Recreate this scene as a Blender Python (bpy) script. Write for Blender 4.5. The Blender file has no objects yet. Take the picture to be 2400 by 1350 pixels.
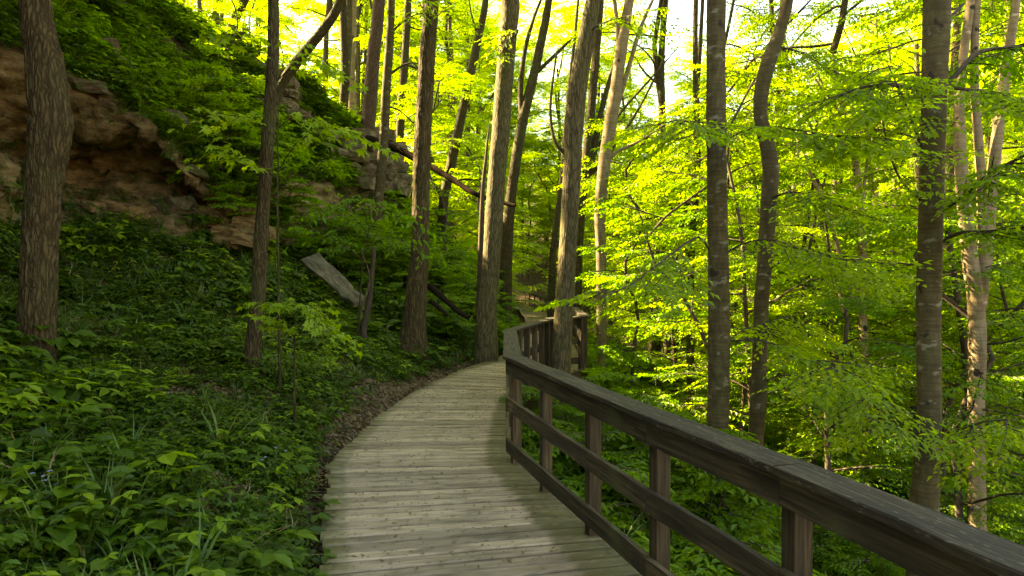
import bpy, math, random
import numpy as np
from mathutils import Vector, Matrix, Euler
from mathutils.bvhtree import BVHTree

S = bpy.context.scene
C = S.collection
R = math.radians

# ------------------------------------------------------------------ camera, sky, sun, exposure
EYE = 1.88
F_PX = 1600.0
PITCH = math.atan(25 / F_PX)
cam_d = bpy.data.cameras.new('camera')
cam_d.sensor_width = 36.0
cam_d.lens = 24.0
cam_d.clip_start = 0.05
cam_d.clip_end = 3000
cam = bpy.data.objects.new('camera', cam_d)
C.objects.link(cam)
cam.location = (0, 0, EYE)
cam.rotation_euler = (R(90) - PITCH, 0, 0)
S.camera = cam

SUN_DIR = Vector((-0.93, 0.37, 0.0)).normalized() * math.cos(R(38)) + Vector((0, 0, math.sin(R(38))))
w = bpy.data.worlds.new('World')
S.world = w
w.use_nodes = True
nt = w.node_tree
nt.nodes.clear()
sky = nt.nodes.new('ShaderNodeTexSky')
sky.sky_type = 'NISHITA'
sky.sun_disc = False
sky.sun_elevation = R(38)
sky.sun_rotation = math.atan2(SUN_DIR.x, SUN_DIR.y)
sky.air_density = 1.0
sky.dust_density = 2.0
bg = nt.nodes.new('ShaderNodeBackground')
bg.inputs['Strength'].default_value = 0.08
wo = nt.nodes.new('ShaderNodeOutputWorld')
nt.links.new(sky.outputs[0], bg.inputs[0])
nt.links.new(bg.outputs[0], wo.inputs[0])

sun_d = bpy.data.lights.new('sun', 'SUN')
sun_d.energy = 5.0
sun_d.angle = R(0.5)
sun_d.color = (1.0, 0.88, 0.68)
sun = bpy.data.objects.new('sun', sun_d)
C.objects.link(sun)
sun.rotation_euler = (-SUN_DIR).to_track_quat('-Z', 'Y').to_euler()

S.render.engine = 'CYCLES'
S.cycles.max_bounces = 8
S.cycles.diffuse_bounces = 4
S.cycles.transmission_bounces = 6
S.cycles.glossy_bounces = 2
S.cycles.caustics_reflective = False
S.cycles.caustics_refractive = False
S.cycles.use_denoising = True
S.view_settings.view_transform = 'Standard'
S.view_settings.look = 'None'
S.view_settings.gamma = 1.0
S.view_settings.exposure = 4.0
S.view_settings.use_white_balance = True
S.view_settings.white_balance_temperature = 10600
S.view_settings.white_balance_tint = 4
S.view_settings.use_curve_mapping = False

# ------------------------------------------------------------------ helpers
rng = np.random.default_rng(11)
random.seed(5)
cp, sp = math.cos(PITCH), math.sin(PITCH)


def P(px, py, Y):
    """world point at depth Y on the sight line of a photo pixel"""
    x, z = (px - 1200) / F_PX, -(py - 675) / F_PX
    d = Vector((x, cp + z * sp, -sp + z * cp))
    k = Y / d.y
    return Vector((d.x * k, Y, EYE + d.z * k))


def tag(o, label=None, cat=None, group=None, kind=None):
    for k, v in (('label', label), ('category', cat), ('group', group), ('kind', kind)):
        if v:
            o[k] = v
    return o


def empty(name, loc=(0, 0, 0), rz=0.0, **kw):
    o = bpy.data.objects.new(name, None)
    o.empty_display_size = 0.1
    C.objects.link(o)
    o.location = loc
    o.rotation_euler = (0, 0, rz)
    return tag(o, **kw)


def link(name, me, parent=None, loc=None, **kw):
    o = bpy.data.objects.new(name, me)
    C.objects.link(o)
    if loc is not None:
        o.location = loc
    if parent is not None:
        o.parent = parent
    return tag(o, **kw)


def mesh_np(name, V, polys, mats, smooth=True, midx=None):
    """polys: list of int arrays (n,k)"""
    V = np.asarray(V, dtype=np.float32)
    me = bpy.data.meshes.new(name)
    me.vertices.add(len(V))
    me.vertices.foreach_set('co', V.ravel())
    loops, starts, tot, pos = [], [], [], 0
    for p in polys:
        p = np.asarray(p, dtype=np.int32)
        if len(p) == 0:
            continue
        n, k = p.shape
        loops.append(p.ravel())
        starts.append(pos + np.arange(n, dtype=np.int32) * k)
        tot.append(np.full(n, k, np.int32))
        pos += n * k
    loops = np.concatenate(loops)
    starts = np.concatenate(starts)
    tot = np.concatenate(tot)
    me.loops.add(len(loops))
    me.loops.foreach_set('vertex_index', loops)
    me.polygons.add(len(starts))
    me.polygons.foreach_set('loop_start', starts)
    me.polygons.foreach_set('loop_total', tot)
    if midx is not None:
        me.polygons.foreach_set('material_index', np.asarray(midx, np.int32))
    me.polygons.foreach_set('use_smooth', np.full(len(starts), bool(smooth)))
    for m in (mats if isinstance(mats, (list, tuple)) else [mats]):
        me.materials.append(m)
    me.update(calc_edges=True)
    me.validate()
    return me


class Geo:
    def __init__(self):
        self.V, self.Q, self.T, self.n = [], [], [], 0
        self.mq, self.mt = [], []

    def add(self, V, Q=None, T=None, mat=0):
        V = np.asarray(V, dtype=np.float64).reshape(-1, 3)
        if Q is not None and len(Q):
            Q = np.asarray(Q, int)
            self.Q.append(Q + self.n)
            self.mq.append(np.full(len(Q), mat))
        if T is not None and len(T):
            T = np.asarray(T, int)
            self.T.append(T + self.n)
            self.mt.append(np.full(len(T), mat))
        self.V.append(V)
        self.n += len(V)

    def mesh(self, name, mats, smooth=True):
        polys, mi = [], []
        if self.Q:
            polys.append(np.concatenate(self.Q)); mi += self.mq
        if self.T:
            polys.append(np.concatenate(self.T)); mi += self.mt
        return mesh_np(name, np.concatenate(self.V), polys, mats, smooth, np.concatenate(mi))


_H = np.random.default_rng(3).random(65536)


def vnoise(p):
    """value noise in -1..1, p (n,3)"""
    p = np.asarray(p, float)
    i = np.floor(p).astype(np.int64)
    f = p - i
    f = f * f * (3 - 2 * f)

    def h(a, b, c):
        return _H[(a * 73856093 ^ b * 19349663 ^ c * 83492791) & 65535]
    x, y, z = i[:, 0], i[:, 1], i[:, 2]
    r = 0
    for dx in (0, 1):
        wx = f[:, 0] if dx else 1 - f[:, 0]
        for dy in (0, 1):
            wy = f[:, 1] if dy else 1 - f[:, 1]
            for dz in (0, 1):
                wz = f[:, 2] if dz else 1 - f[:, 2]
                r = r + wx * wy * wz * h(x + dx, y + dy, z + dz)
    return r * 2 - 1


def fbm(p, oct=4):
    a, r, p = 1.0, 0, np.asarray(p, float)
    for k in range(oct):
        r = r + a * vnoise(p + 17.3 * k)
        a *= 0.5
        p = p * 2.03
    return r


def catmull(pts, n):
    """resample a polyline (k,d) to n points, Catmull-Rom"""
    pts = np.asarray(pts, float)
    if len(pts) == 2:
        t = np.linspace(0, 1, n)[:, None]
        return pts[0] * (1 - t) + pts[1] * t
    seg = np.linalg.norm(np.diff(pts[:, :3], axis=0), axis=1)
    s = np.concatenate([[0], np.cumsum(seg)])
    u = np.linspace(0, s[-1], n)
    k = np.clip(np.searchsorted(s, u, side='right') - 1, 0, len(pts) - 2)
    t = ((u - s[k]) / np.maximum(seg[k], 1e-9))[:, None]
    p1, p2 = pts[k], pts[k + 1]
    p0, p3 = pts[np.maximum(k - 1, 0)], pts[np.minimum(k + 2, len(pts) - 1)]
    return 0.5 * (2 * p1 + (p2 - p0) * t + (2 * p0 - 5 * p1 + 4 * p2 - p3) * t**2 + (3 * p1 - p0 - 3 * p2 + p3) * t**3)


def tube(pts, rad, sides=6, lump=0.0, freq=3.0, seed=0.0, furrow=0.0):
    """V, Q of a tapered tube along pts; lump = relative radius noise"""
    pts = np.asarray(pts, float)
    rad = np.asarray(rad, float)
    n = len(pts)
    T = np.gradient(pts, axis=0)
    T /= np.linalg.norm(T, axis=1)[:, None] + 1e-12
    ref = np.array([1.0, 0, 0]) if abs(T[0][0]) < 0.8 else np.array([0, 1.0, 0])
    N = ref - T * (T @ ref)[:, None]
    N /= np.linalg.norm(N, axis=1)[:, None] + 1e-12
    B = np.cross(T, N)
    a = np.linspace(0, 2 * math.pi, sides, endpoint=False)
    dirs = N[:, None, :] * np.cos(a)[None, :, None] + B[:, None, :] * np.sin(a)[None, :, None]
    r = np.repeat(rad[:, None], sides, 1)
    if lump or furrow:
        q = (pts[:, None, :] + dirs * r[..., None]).reshape(-1, 3)
        nz = fbm(q * np.array([freq, freq, freq * 0.6]) + seed, 3).reshape(n, sides)
        r = r * (1 + lump * nz)
        if furrow:
            qq = q * np.array([26, 26, 5.0]) + seed
            qq[:, :2] += 1.2 * vnoise(q * 6 + 9)[:, None]
            fz = 1 - np.abs(fbm(qq, 2)).reshape(n, sides) * 1.6
            r = r + furrow * np.clip(1 - fz, -0.2, 1)
    V = pts[:, None, :] + dirs * r[..., None]
    i = np.arange(n - 1)[:, None] * sides
    j = np.arange(sides)[None, :]
    j2 = (j + 1) % sides
    Q = np.stack([i + j, i + j2, i + sides + j2, i + sides + j], -1).reshape(-1, 4)
    return V.reshape(-1, 3), Q


# ------------------------------------------------------------------ materials
def mat_new(name):
    m = bpy.data.materials.new(name)
    m.use_nodes = True
    t = m.node_tree
    t.nodes.clear()
    out = t.nodes.new('ShaderNodeOutputMaterial')
    return m, t, out


def N(t, typ, **kw):
    n = t.nodes.new(typ)
    for k, v in kw.items():
        if k.startswith('i_'):
            n.inputs[k[2:].replace('_', ' ')].default_value = v
        elif isinstance(k, str) and hasattr(n, k):
            setattr(n, k, v)
    return n


def ramp(t, stops, fac=None):
    r = t.nodes.new('ShaderNodeValToRGB')
    e = r.color_ramp.elements
    while len(e) > 1:
        e.remove(e[-1])
    e[0].position = stops[0][0]
    e[0].color = (*stops[0][1], 1)
    for p, c in stops[1:]:
        x = e.new(p)
        x.color = (*c, 1)
    if fac is not None:
        t.links.new(fac, r.inputs[0])
    return r


def leaf_mat(name, stops, trans=(1.6, 1.35, 0.5), tfac=0.5, gloss=0.05, objrand=0.5):
    m, t, out = mat_new(name)
    L = t.links.new
    geo = N(t, 'ShaderNodeNewGeometry')
    oi = N(t, 'ShaderNodeObjectInfo')
    mx = N(t, 'ShaderNodeMix', data_type='FLOAT')
    mx.inputs[0].default_value = objrand
    L(geo.outputs['Random Per Island'], mx.inputs[2])
    L(oi.outputs['Random'], mx.inputs[3])
    rp = ramp(t, stops, mx.outputs[0])
    tr = N(t, 'ShaderNodeMix', data_type='RGBA', blend_type='MULTIPLY')
    tr.inputs[0].default_value = 1
    L(rp.outputs[0], tr.inputs[6])
    tr.inputs[7].default_value = (*trans, 1)
    d = N(t, 'ShaderNodeBsdfDiffuse')
    L(rp.outputs[0], d.inputs[0])
    tl = N(t, 'ShaderNodeBsdfTranslucent')
    L(tr.outputs[2], tl.inputs[0])
    ms = N(t, 'ShaderNodeMixShader')
    ms.inputs[0].default_value = tfac
    L(d.outputs[0], ms.inputs[1]); L(tl.outputs[0], ms.inputs[2])
    g = N(t, 'ShaderNodeBsdfGlossy')
    g.inputs['Roughness'].default_value = 0.45
    g.inputs['Color'].default_value = (0.8, 0.9, 0.7, 1)
    m2 = N(t, 'ShaderNodeMixShader')
    m2.inputs[0].default_value = gloss
    L(ms.outputs[0], m2.inputs[1]); L(g.outputs[0], m2.inputs[2])
    L(m2.outputs[0], out.inputs[0])
    return m


M = {}
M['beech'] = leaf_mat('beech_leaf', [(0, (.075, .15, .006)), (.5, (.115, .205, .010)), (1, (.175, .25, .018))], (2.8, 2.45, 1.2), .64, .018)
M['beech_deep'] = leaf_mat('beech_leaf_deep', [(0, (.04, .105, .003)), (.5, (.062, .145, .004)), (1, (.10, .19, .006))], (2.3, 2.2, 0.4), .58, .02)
M['maple'] = leaf_mat('maple_leaf', [(0, (.11, .20, .010)), (.6, (.17, .27, .014)), (1, (.23, .31, .022))], (1.9, 1.8, 0.4), .5, .02)
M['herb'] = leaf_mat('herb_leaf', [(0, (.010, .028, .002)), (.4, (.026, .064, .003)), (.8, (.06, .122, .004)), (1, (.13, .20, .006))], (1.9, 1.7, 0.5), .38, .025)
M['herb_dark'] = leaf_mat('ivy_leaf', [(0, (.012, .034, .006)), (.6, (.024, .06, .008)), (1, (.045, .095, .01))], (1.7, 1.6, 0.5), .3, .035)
M['grass'] = leaf_mat('grass_blade', [(0, (.03, .075, .015)), (.6, (.06, .12, .02)), (.85, (.10, .12, .02)), (1, (.22, .17, .07))], (1.6, 1.5, .5), .35, .03)
M['straw'] = leaf_mat('dry_grass', [(0, (.14, .10, .045)), (1, (.32, .25, .13))], (1, .9, .6), .3, .04)
M['litter'] = leaf_mat('dead_leaf', [(0, (0.0490, 0.0251, 0.0120)), (.5, (0.1050, 0.0561, 0.0270)), (.85, (0.1680, 0.0990, 0.0510)), (1, (0.2310, 0.1584, 0.0960))], (.9, .7, .4), .15, .05)
M['lit_leaf'] = leaf_mat('lightened_leaf', [(0, (0.0490, 0.1120, 0.0060)), (.5, (0.0840, 0.1750, 0.0084)), (1, (0.1540, 0.2520, 0.0144))], (2.1, 1.9, 0.5), .5, .02)  # green raised in the colour, standing in for light on shaded plants
M['flower'] = leaf_mat('violet_petal', [(0, (.35, .28, .6)), (1, (.55, .5, .8))], (1, 1, 1), .4, .02)


def bark_mat(name, c0, c1, c2, scale=(9, 9, 1.6), bump=0.6, patches=None, moss=0.0, bands=False, crack=True):
    m, t, out = mat_new(name)
    L = t.links.new
    tc = N(t, 'ShaderNodeTexCoord')
    oi = N(t, 'ShaderNodeObjectInfo')
    mp = N(t, 'ShaderNodeMapping')
    mp.inputs['Scale'].default_value = scale
    L(tc.outputs['Object'], mp.inputs[0])
    n1 = N(t, 'ShaderNodeTexNoise', noise_dimensions='3D')
    n1.inputs['Scale'].default_value = 2.2
    n1.inputs['Detail'].default_value = 8
    n1.inputs['Roughness'].default_value = 0.65
    L(mp.outputs[0], n1.inputs['Vector'])
    rp = ramp(t, [(.28, c0), (.5, c1), (.72, c2)], n1.outputs['Fac'])
    col = rp.outputs[0]
    hgt = n1.outputs['Fac']
    if crack:
        v = N(t, 'ShaderNodeTexVoronoi', feature='DISTANCE_TO_EDGE')
        v.inputs['Scale'].default_value = 3.2
        mpv = N(t, 'ShaderNodeMapping')
        mpv.inputs['Scale'].default_value = (scale[0], scale[1], scale[2] * .8)
        ad = N(t, 'ShaderNodeVectorMath', operation='ADD')
        n2 = N(t, 'ShaderNodeTexNoise')
        n2.inputs['Scale'].default_value = 7
        L(tc.outputs['Object'], n2.inputs['Vector'])
        sc = N(t, 'ShaderNodeVectorMath', operation='SCALE')
        sc.inputs['Scale'].default_value = .06
        L(n2.outputs['Color'], sc.inputs[0])
        L(tc.outputs['Object'], ad.inputs[0]); L(sc.outputs[0], ad.inputs[1])
        L(ad.outputs[0], mpv.inputs[0])
        L(mpv.outputs[0], v.inputs['Vector'])
        r2 = ramp(t, [(0, (.35, .3, .26)), (.22, (1, 1, 1))], v.outputs['Distance'])
        mu = N(t, 'ShaderNodeMix', data_type='RGBA', blend_type='MULTIPLY')
        mu.inputs[0].default_value = .95
        L(col, mu.inputs[6]); L(r2.outputs[0], mu.inputs[7])
        col = mu.outputs[2]
        mm = N(t, 'ShaderNodeMath', operation='MULTIPLY_ADD')
        mn = N(t, 'ShaderNodeMath', operation='MINIMUM')
        mn.inputs[1].default_value = .3
        L(v.outputs['Distance'], mn.inputs[0])
        L(mn.outputs[0], mm.inputs[0]); mm.inputs[1].default_value = 2.2
        L(hgt, mm.inputs[2])
        hgt = mm.outputs[0]
    if bands:   # horizontal wrinkles of smooth bark
        wv = N(t, 'ShaderNodeTexNoise')
        mpb = N(t, 'ShaderNodeMapping')
        mpb.inputs['Scale'].default_value = (3, 3, 42)
        L(tc.outputs['Object'], mpb.inputs[0])
        L(mpb.outputs[0], wv.inputs['Vector'])
        wv.inputs['Scale'].default_value = 1.0
        wv.inputs['Detail'].default_value = 3
        r3 = ramp(t, [(.35, (.62, .6, .56)), (.55, (1, 1, 1))], wv.outputs['Fac'])
        mu = N(t, 'ShaderNodeMix', data_type='RGBA', blend_type='MULTIPLY')
        mu.inputs[0].default_value = .8
        L(col, mu.inputs[6]); L(r3.outputs[0], mu.inputs[7])
        col = mu.outputs[2]
    if patches:  # pale lichen blotches
        pn = N(t, 'ShaderNodeTexNoise')
        mpp = N(t, 'ShaderNodeMapping')
        mpp.inputs['Scale'].default_value = (4.5, 4.5, 9)
        L(tc.outputs['Object'], mpp.inputs[0])
        L(mpp.outputs[0], pn.inputs['Vector'])
        pn.inputs['Scale'].default_value = 1.3
        pn.inputs['Detail'].default_value = 8
        pr = ramp(t, [(patches[1], (0, 0, 0)), (patches[1] + .07, (.85, .85, .85))], pn.outputs['Fac'])
        mu = N(t, 'ShaderNodeMix', data_type='RGBA')
        L(pr.outputs[0], mu.inputs[0]); L(col, mu.inputs[6])
        mu.inputs[7].default_value = (*patches[0], 1)
        col = mu.outputs[2]
        # dark scars
        dn = N(t, 'ShaderNodeTexNoise')
        dn.inputs['Scale'].default_value = 4.5
        dn.inputs['Detail'].default_value = 3
        L(tc.outputs['Object'], dn.inputs['Vector'])
        dr = ramp(t, [(.66, (0, 0, 0)), (.70, (1, 1, 1))], dn.outputs['Fac'])
        mu = N(t, 'ShaderNodeMix', data_type='RGBA')
        L(dr.outputs[0], mu.inputs[0]); L(col, mu.inputs[6])
        mu.inputs[7].default_value = (.022, .017, .012, 1)
        col = mu.outputs[2]
    if moss:
        gn = N(t, 'ShaderNodeTexNoise')
        gn.inputs['Scale'].default_value = 2.6
        gn.inputs['Detail'].default_value = 6
        L(tc.outputs['Object'], gn.inputs['Vector'])
        gr = ramp(t, [(.5, (0, 0, 0)), (.68, (moss,) * 3)], gn.outputs['Fac'])
        mu = N(t, 'ShaderNodeMix', data_type='RGBA')
        L(gr.outputs[0], mu.inputs[0]); L(col, mu.inputs[6])
        mu.inputs[7].default_value = (.055, .075, .018, 1)
        col = mu.outputs[2]
    b = N(t, 'ShaderNodeBsdfPrincipled')
    b.inputs['Roughness'].default_value = .9
    b.inputs['Specular IOR Level'].default_value = .2
    L(col, b.inputs['Base Color'])
    bp = N(t, 'ShaderNodeBump')
    bp.inputs['Strength'].default_value = bump
    bp.inputs['Distance'].default_value = .03
    L(hgt, bp.inputs['Height'])
    L(bp.outputs[0], b.inputs['Normal'])
    L(b.outputs[0], out.inputs[0])
    return m


M['bark_oak'] = bark_mat('furrowed_bark', (0.0473, 0.0328, 0.0138), (0.0804, 0.0578, 0.0249), (0.1232, 0.0929, 0.0405), (7, 7, 1.25), 1.0, moss=.25)
M['bark_mid'] = bark_mat('ridged_bark', (0.0411, 0.0295, 0.0119), (0.0687, 0.0524, 0.0230), (0.1044, 0.0820, 0.0378), (10, 10, 2), .8, moss=.5)
M['bark_pale'] = bark_mat('pale_grey_bark', (0.0625, 0.0502, 0.0249), (0.0955, 0.0797, 0.0395), (0.1339, 0.1136, 0.0562), (8, 8, 1.3), .5, moss=.25)
M['bark_patchy'] = bark_mat('patchy_bark', (0.0330, 0.0252, 0.0111), (0.0643, 0.0502, 0.0230), (0.1000, 0.0820, 0.0395), (8, 8, 3), .5, patches=((.15, .138, .10), .60), moss=.2, bands=True, crack=False)
M['bark_beech'] = bark_mat('smooth_beech_bark', (0.0429, 0.0328, 0.0157), (0.0643, 0.0502, 0.0240), (0.0902, 0.0732, 0.0341), (6, 6, 2.5), .35, patches=((.165, .15, .11), .62), moss=.2, bands=True, crack=False)
M['bark_lit'] = bark_mat('sunlit_tan_bark', (0.1368, 0.0972, 0.0589), (0.1944, 0.1440, 0.0868), (0.2520, 0.1908, 0.1178), (5, 5, 1.5), .3, patches=((.4, .34, .27), .66), bands=True, crack=False)  # pale bark; sunlight on the right-hand stems is put into its colour
M['bark_red'] = bark_mat('shaggy_red_bark', (0.074, 0.043, 0.031), (0.124, 0.077, 0.056), (0.174, 0.118, 0.087), (14, 14, .9), .9)
M['bark_dark'] = bark_mat('dark_twig_bark', (.03, .022, .016), (.05, .038, .026), (.08, .06, .042), (8, 8, 3), .3, crack=False)
M['bark_log'] = bark_mat('shaded_rotten_bark', (.009, .0065, .0045), (.016, .0115, .0085), (.028, .021, .016), (12, 12, 12), .6, crack=False)  # rotten brown, taken darker to stand in for shade on the log


def wood_mat(name, cols, stain=(.03, .025, .02), stain_amt=.6, green=None, green_pos=.6, speck=None, grain=34, rough=.85, tint=.35):
    """weathered board; local X runs along the grain"""
    m, t, out = mat_new(name)
    L = t.links.new
    tc = N(t, 'ShaderNodeTexCoord')
    oi = N(t, 'ShaderNodeObjectInfo')
    off = N(t, 'ShaderNodeVectorMath', operation='SCALE')
    cx = N(t, 'ShaderNodeCombineXYZ')
    for k in range(3):
        L(oi.outputs['Random'], cx.inputs[k])
    L(cx.outputs[0], off.inputs[0]); off.inputs['Scale'].default_value = 37
    ad = N(t, 'ShaderNodeVectorMath', operation='ADD')
    L(tc.outputs['Object'], ad.inputs[0]); L(off.outputs[0], ad.inputs[1])
    mp = N(t, 'ShaderNodeMapping')
    mp.inputs['Scale'].default_value = (1.3, grain, grain)
    L(ad.outputs[0], mp.inputs[0])
    n1 = N(t, 'ShaderNodeTexNoise')
    n1.inputs['Scale'].default_value = 1.6
    n1.inputs['Detail'].default_value = 7
    n1.inputs['Roughness'].default_value = .62
    n1.inputs['Distortion'].default_value = .5
    L(mp.outputs[0], n1.inputs['Vector'])
    rp = ramp(t, [(.34, cols[0]), (.5, cols[1]), (.66, cols[2])], n1.outputs['Fac'])
    # board to board tint
    hs = N(t, 'ShaderNodeHueSaturation')
    mr = N(t, 'ShaderNodeMapRange')
    mr.inputs['To Min'].default_value = 1 - tint
    mr.inputs['To Max'].default_value = 1 + tint
    L(oi.outputs['Random'], mr.inputs[0])
    L(mr.outputs[0], hs.inputs['Value'])
    L(rp.outputs[0], hs.inputs['Color'])
    col = hs.outputs[0]
    n2 = N(t, 'ShaderNodeTexNoise')
    n2.inputs['Scale'].default_value = 3.0
    n2.inputs['Detail'].default_value = 5
    mp2 = N(t, 'ShaderNodeMapping')
    mp2.inputs['Scale'].default_value = (.7, 2.2, 2.2)
    L(ad.outputs[0], mp2.inputs[0]); L(mp2.outputs[0], n2.inputs['Vector'])
    sr = ramp(t, [(.5, (0, 0, 0)), (.72, (stain_amt,) * 3)], n2.outputs['Fac'])
    mu = N(t, 'ShaderNodeMix', data_type='RGBA')
    L(sr.outputs[0], mu.inputs[0]); L(col, mu.inputs[6]); mu.inputs[7].default_value = (*stain, 1)
    col = mu.outputs[2]
    if green:
        n3 = N(t, 'ShaderNodeTexNoise')
        n3.inputs['Scale'].default_value = 2.2
        n3.inputs['Detail'].default_value = 6
        L(tc.outputs['Object'], n3.inputs['Vector'])
        # moss gathers at the board ends
        sx = N(t, 'ShaderNodeSeparateXYZ')
        L(tc.outputs['Object'], sx.inputs[0])
        ab = N(t, 'ShaderNodeMath', operation='ABSOLUTE')
        L(sx.outputs[0], ab.inputs[0])
        mrr = N(t, 'ShaderNodeMapRange')
        mrr.inputs['From Min'].default_value = .55
        mrr.inputs['From Max'].default_value = 1.0
        mrr.inputs['To Max'].default_value = .22
        L(ab.outputs[0], mrr.inputs[0])
        sm = N(t, 'ShaderNodeMath', operation='ADD')
        L(n3.outputs['Fac'], sm.inputs[0]); L(mrr.outputs[0], sm.inputs[1])
        gr = ramp(t, [(green_pos, (0, 0, 0)), (green_pos + .16, (.8,) * 3)], sm.outputs[0])
        mu = N(t, 'ShaderNodeMix', data_type='RGBA')
        L(gr.outputs[0], mu.inputs[0]); L(col, mu.inputs[6]); mu.inputs[7].default_value = (*green, 1)
        col = mu.outputs[2]
    if speck:
        n4 = N(t, 'ShaderNodeTexNoise')
        n4.inputs['Scale'].default_value = 42
        n4.inputs['Detail'].default_value = 6
        mp4 = N(t, 'ShaderNodeMapping')
        mp4.inputs['Scale'].default_value = (.5, 1.6, 1.6)
        L(ad.outputs[0], mp4.inputs[0]); L(mp4.outputs[0], n4.inputs['Vector'])
        gr = ramp(t, [(speck[1], (0, 0, 0)), (speck[1] + .12, (.7,) * 3)], n4.outputs['Fac'])
        mu = N(t, 'ShaderNodeMix', data_type='RGBA')
        L(gr.outputs[0], mu.inputs[0]); L(col, mu.inputs[6]); mu.inputs[7].default_value = (*speck[0], 1)
        col = mu.outputs[2]
    b = N(t, 'ShaderNodeBsdfPrincipled')
    b.inputs['Roughness'].default_value = rough
    b.inputs['Specular IOR Level'].default_value = .3
    L(col, b.inputs['Base Color'])
    bp = N(t, 'ShaderNodeBump')
    bp.inputs['Strength'].default_value = .5
    bp.inputs['Distance'].default_value = .006
    L(n1.outputs['Fac'], bp.inputs['Height'])
    L(bp.outputs[0], b.inputs['Normal'])
    L(b.outputs[0], out.inputs[0])
    return m


M['plank'] = wood_mat('weathered_deck_plank', ((0.19, 0.142, 0.098), (0.27, 0.206, 0.145), (0.35, 0.275, 0.198)), stain=(.075, .058, .038), stain_amt=.75,
                      green=(.06, .058, .012), green_pos=.54, grain=30, tint=.3)
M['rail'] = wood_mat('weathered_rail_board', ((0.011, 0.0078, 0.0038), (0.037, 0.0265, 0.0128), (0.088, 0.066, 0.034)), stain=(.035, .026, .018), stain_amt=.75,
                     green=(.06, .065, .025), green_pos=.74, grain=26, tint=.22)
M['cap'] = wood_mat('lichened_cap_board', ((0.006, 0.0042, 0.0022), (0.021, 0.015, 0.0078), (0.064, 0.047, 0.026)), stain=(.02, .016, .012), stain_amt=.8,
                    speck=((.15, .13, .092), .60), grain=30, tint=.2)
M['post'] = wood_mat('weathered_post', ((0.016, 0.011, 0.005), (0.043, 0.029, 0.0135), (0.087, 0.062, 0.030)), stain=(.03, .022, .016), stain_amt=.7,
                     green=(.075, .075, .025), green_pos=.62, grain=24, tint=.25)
M['bark_log'].node_tree.nodes['Principled BSDF'].inputs['Specular IOR Level'].default_value = 0.0
M['grey_wood'] = wood_mat('silvered_wood', ((0.0510, 0.0416, 0.0299), (0.1020, 0.0864, 0.0626), (0.1700, 0.1440, 0.1054)), stain=(.04, .034, .025), stain_amt=.8, grain=16, tint=.0)
M['grey_wood'].node_tree.nodes['Principled BSDF'].inputs['Specular IOR Level'].default_value = .05


def ground_mat(name, rock=False):
    m, t, out = mat_new(name)
    L = t.links.new
    tc = N(t, 'ShaderNodeTexCoord')
    n1 = N(t, 'ShaderNodeTexNoise')
    n1.inputs['Scale'].default_value = 3.5
    n1.inputs['Detail'].default_value = 10
    n1.inputs['Roughness'].default_value = .7
    L(tc.outputs['Object'], n1.inputs['Vector'])
    soil = ramp(t, [(.3, (.035, .024, .015)), (.5, (.075, .05, .03)), (.62, (.12, .08, .048)), (.75, (.17, .12, .075))], n1.outputs['Fac'])
    col = soil.outputs[0]
    hgt = n1.outputs['Fac']
    if rock:
        at = N(t, 'ShaderNodeAttribute', attribute_name='rock')
        n2 = N(t, 'ShaderNodeTexNoise')
        mp = N(t, 'ShaderNodeMapping')
        mp.inputs['Scale'].default_value = (1, 1, 2.4)
        L(tc.outputs['Object'], mp.inputs[0]); L(mp.outputs[0], n2.inputs['Vector'])
        n2.inputs['Scale'].default_value = 2.3
        n2.inputs['Detail'].default_value = 15
        n2.inputs['Roughness'].default_value = .68
        rk = ramp(t, [(.28, (.025, .015, .008)), (.4, (.078, .052, .020)), (.5, (.155, .108, .045)), (.6, (.235, .172, .083)), (.70, (.31, .255, .165))], n2.outputs['Fac'])
        mu = N(t, 'ShaderNodeMix', data_type='RGBA')
        L(at.outputs['Fac'], mu.inputs[0]); L(col, mu.inputs[6]); L(rk.outputs[0], mu.inputs[7])
        col = mu.outputs[2]
        ad = N(t, 'ShaderNodeMath', operation='ADD')
        L(n1.outputs['Fac'], ad.inputs[0]); L(n2.outputs['Fac'], ad.inputs[1])
        hgt = ad.outputs[0]
    b = N(t, 'ShaderNodeBsdfPrincipled')
    b.inputs['Roughness'].default_value = .95
    b.inputs['Specular IOR Level'].default_value = .15
    L(col, b.inputs['Base Color'])
    bp = N(t, 'ShaderNodeBump')
    bp.inputs['Strength'].default_value = .8
    bp.inputs['Distance'].default_value = .16 if rock else .08
    L(hgt, bp.inputs['Height']); L(bp.outputs[0], b.inputs['Normal'])
    L(b.outputs[0], out.inputs[0])
    return m


M['ground'] = ground_mat('leaf_mould')
M['hill'] = ground_mat('hill_soil_and_rock', rock=True)


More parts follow.
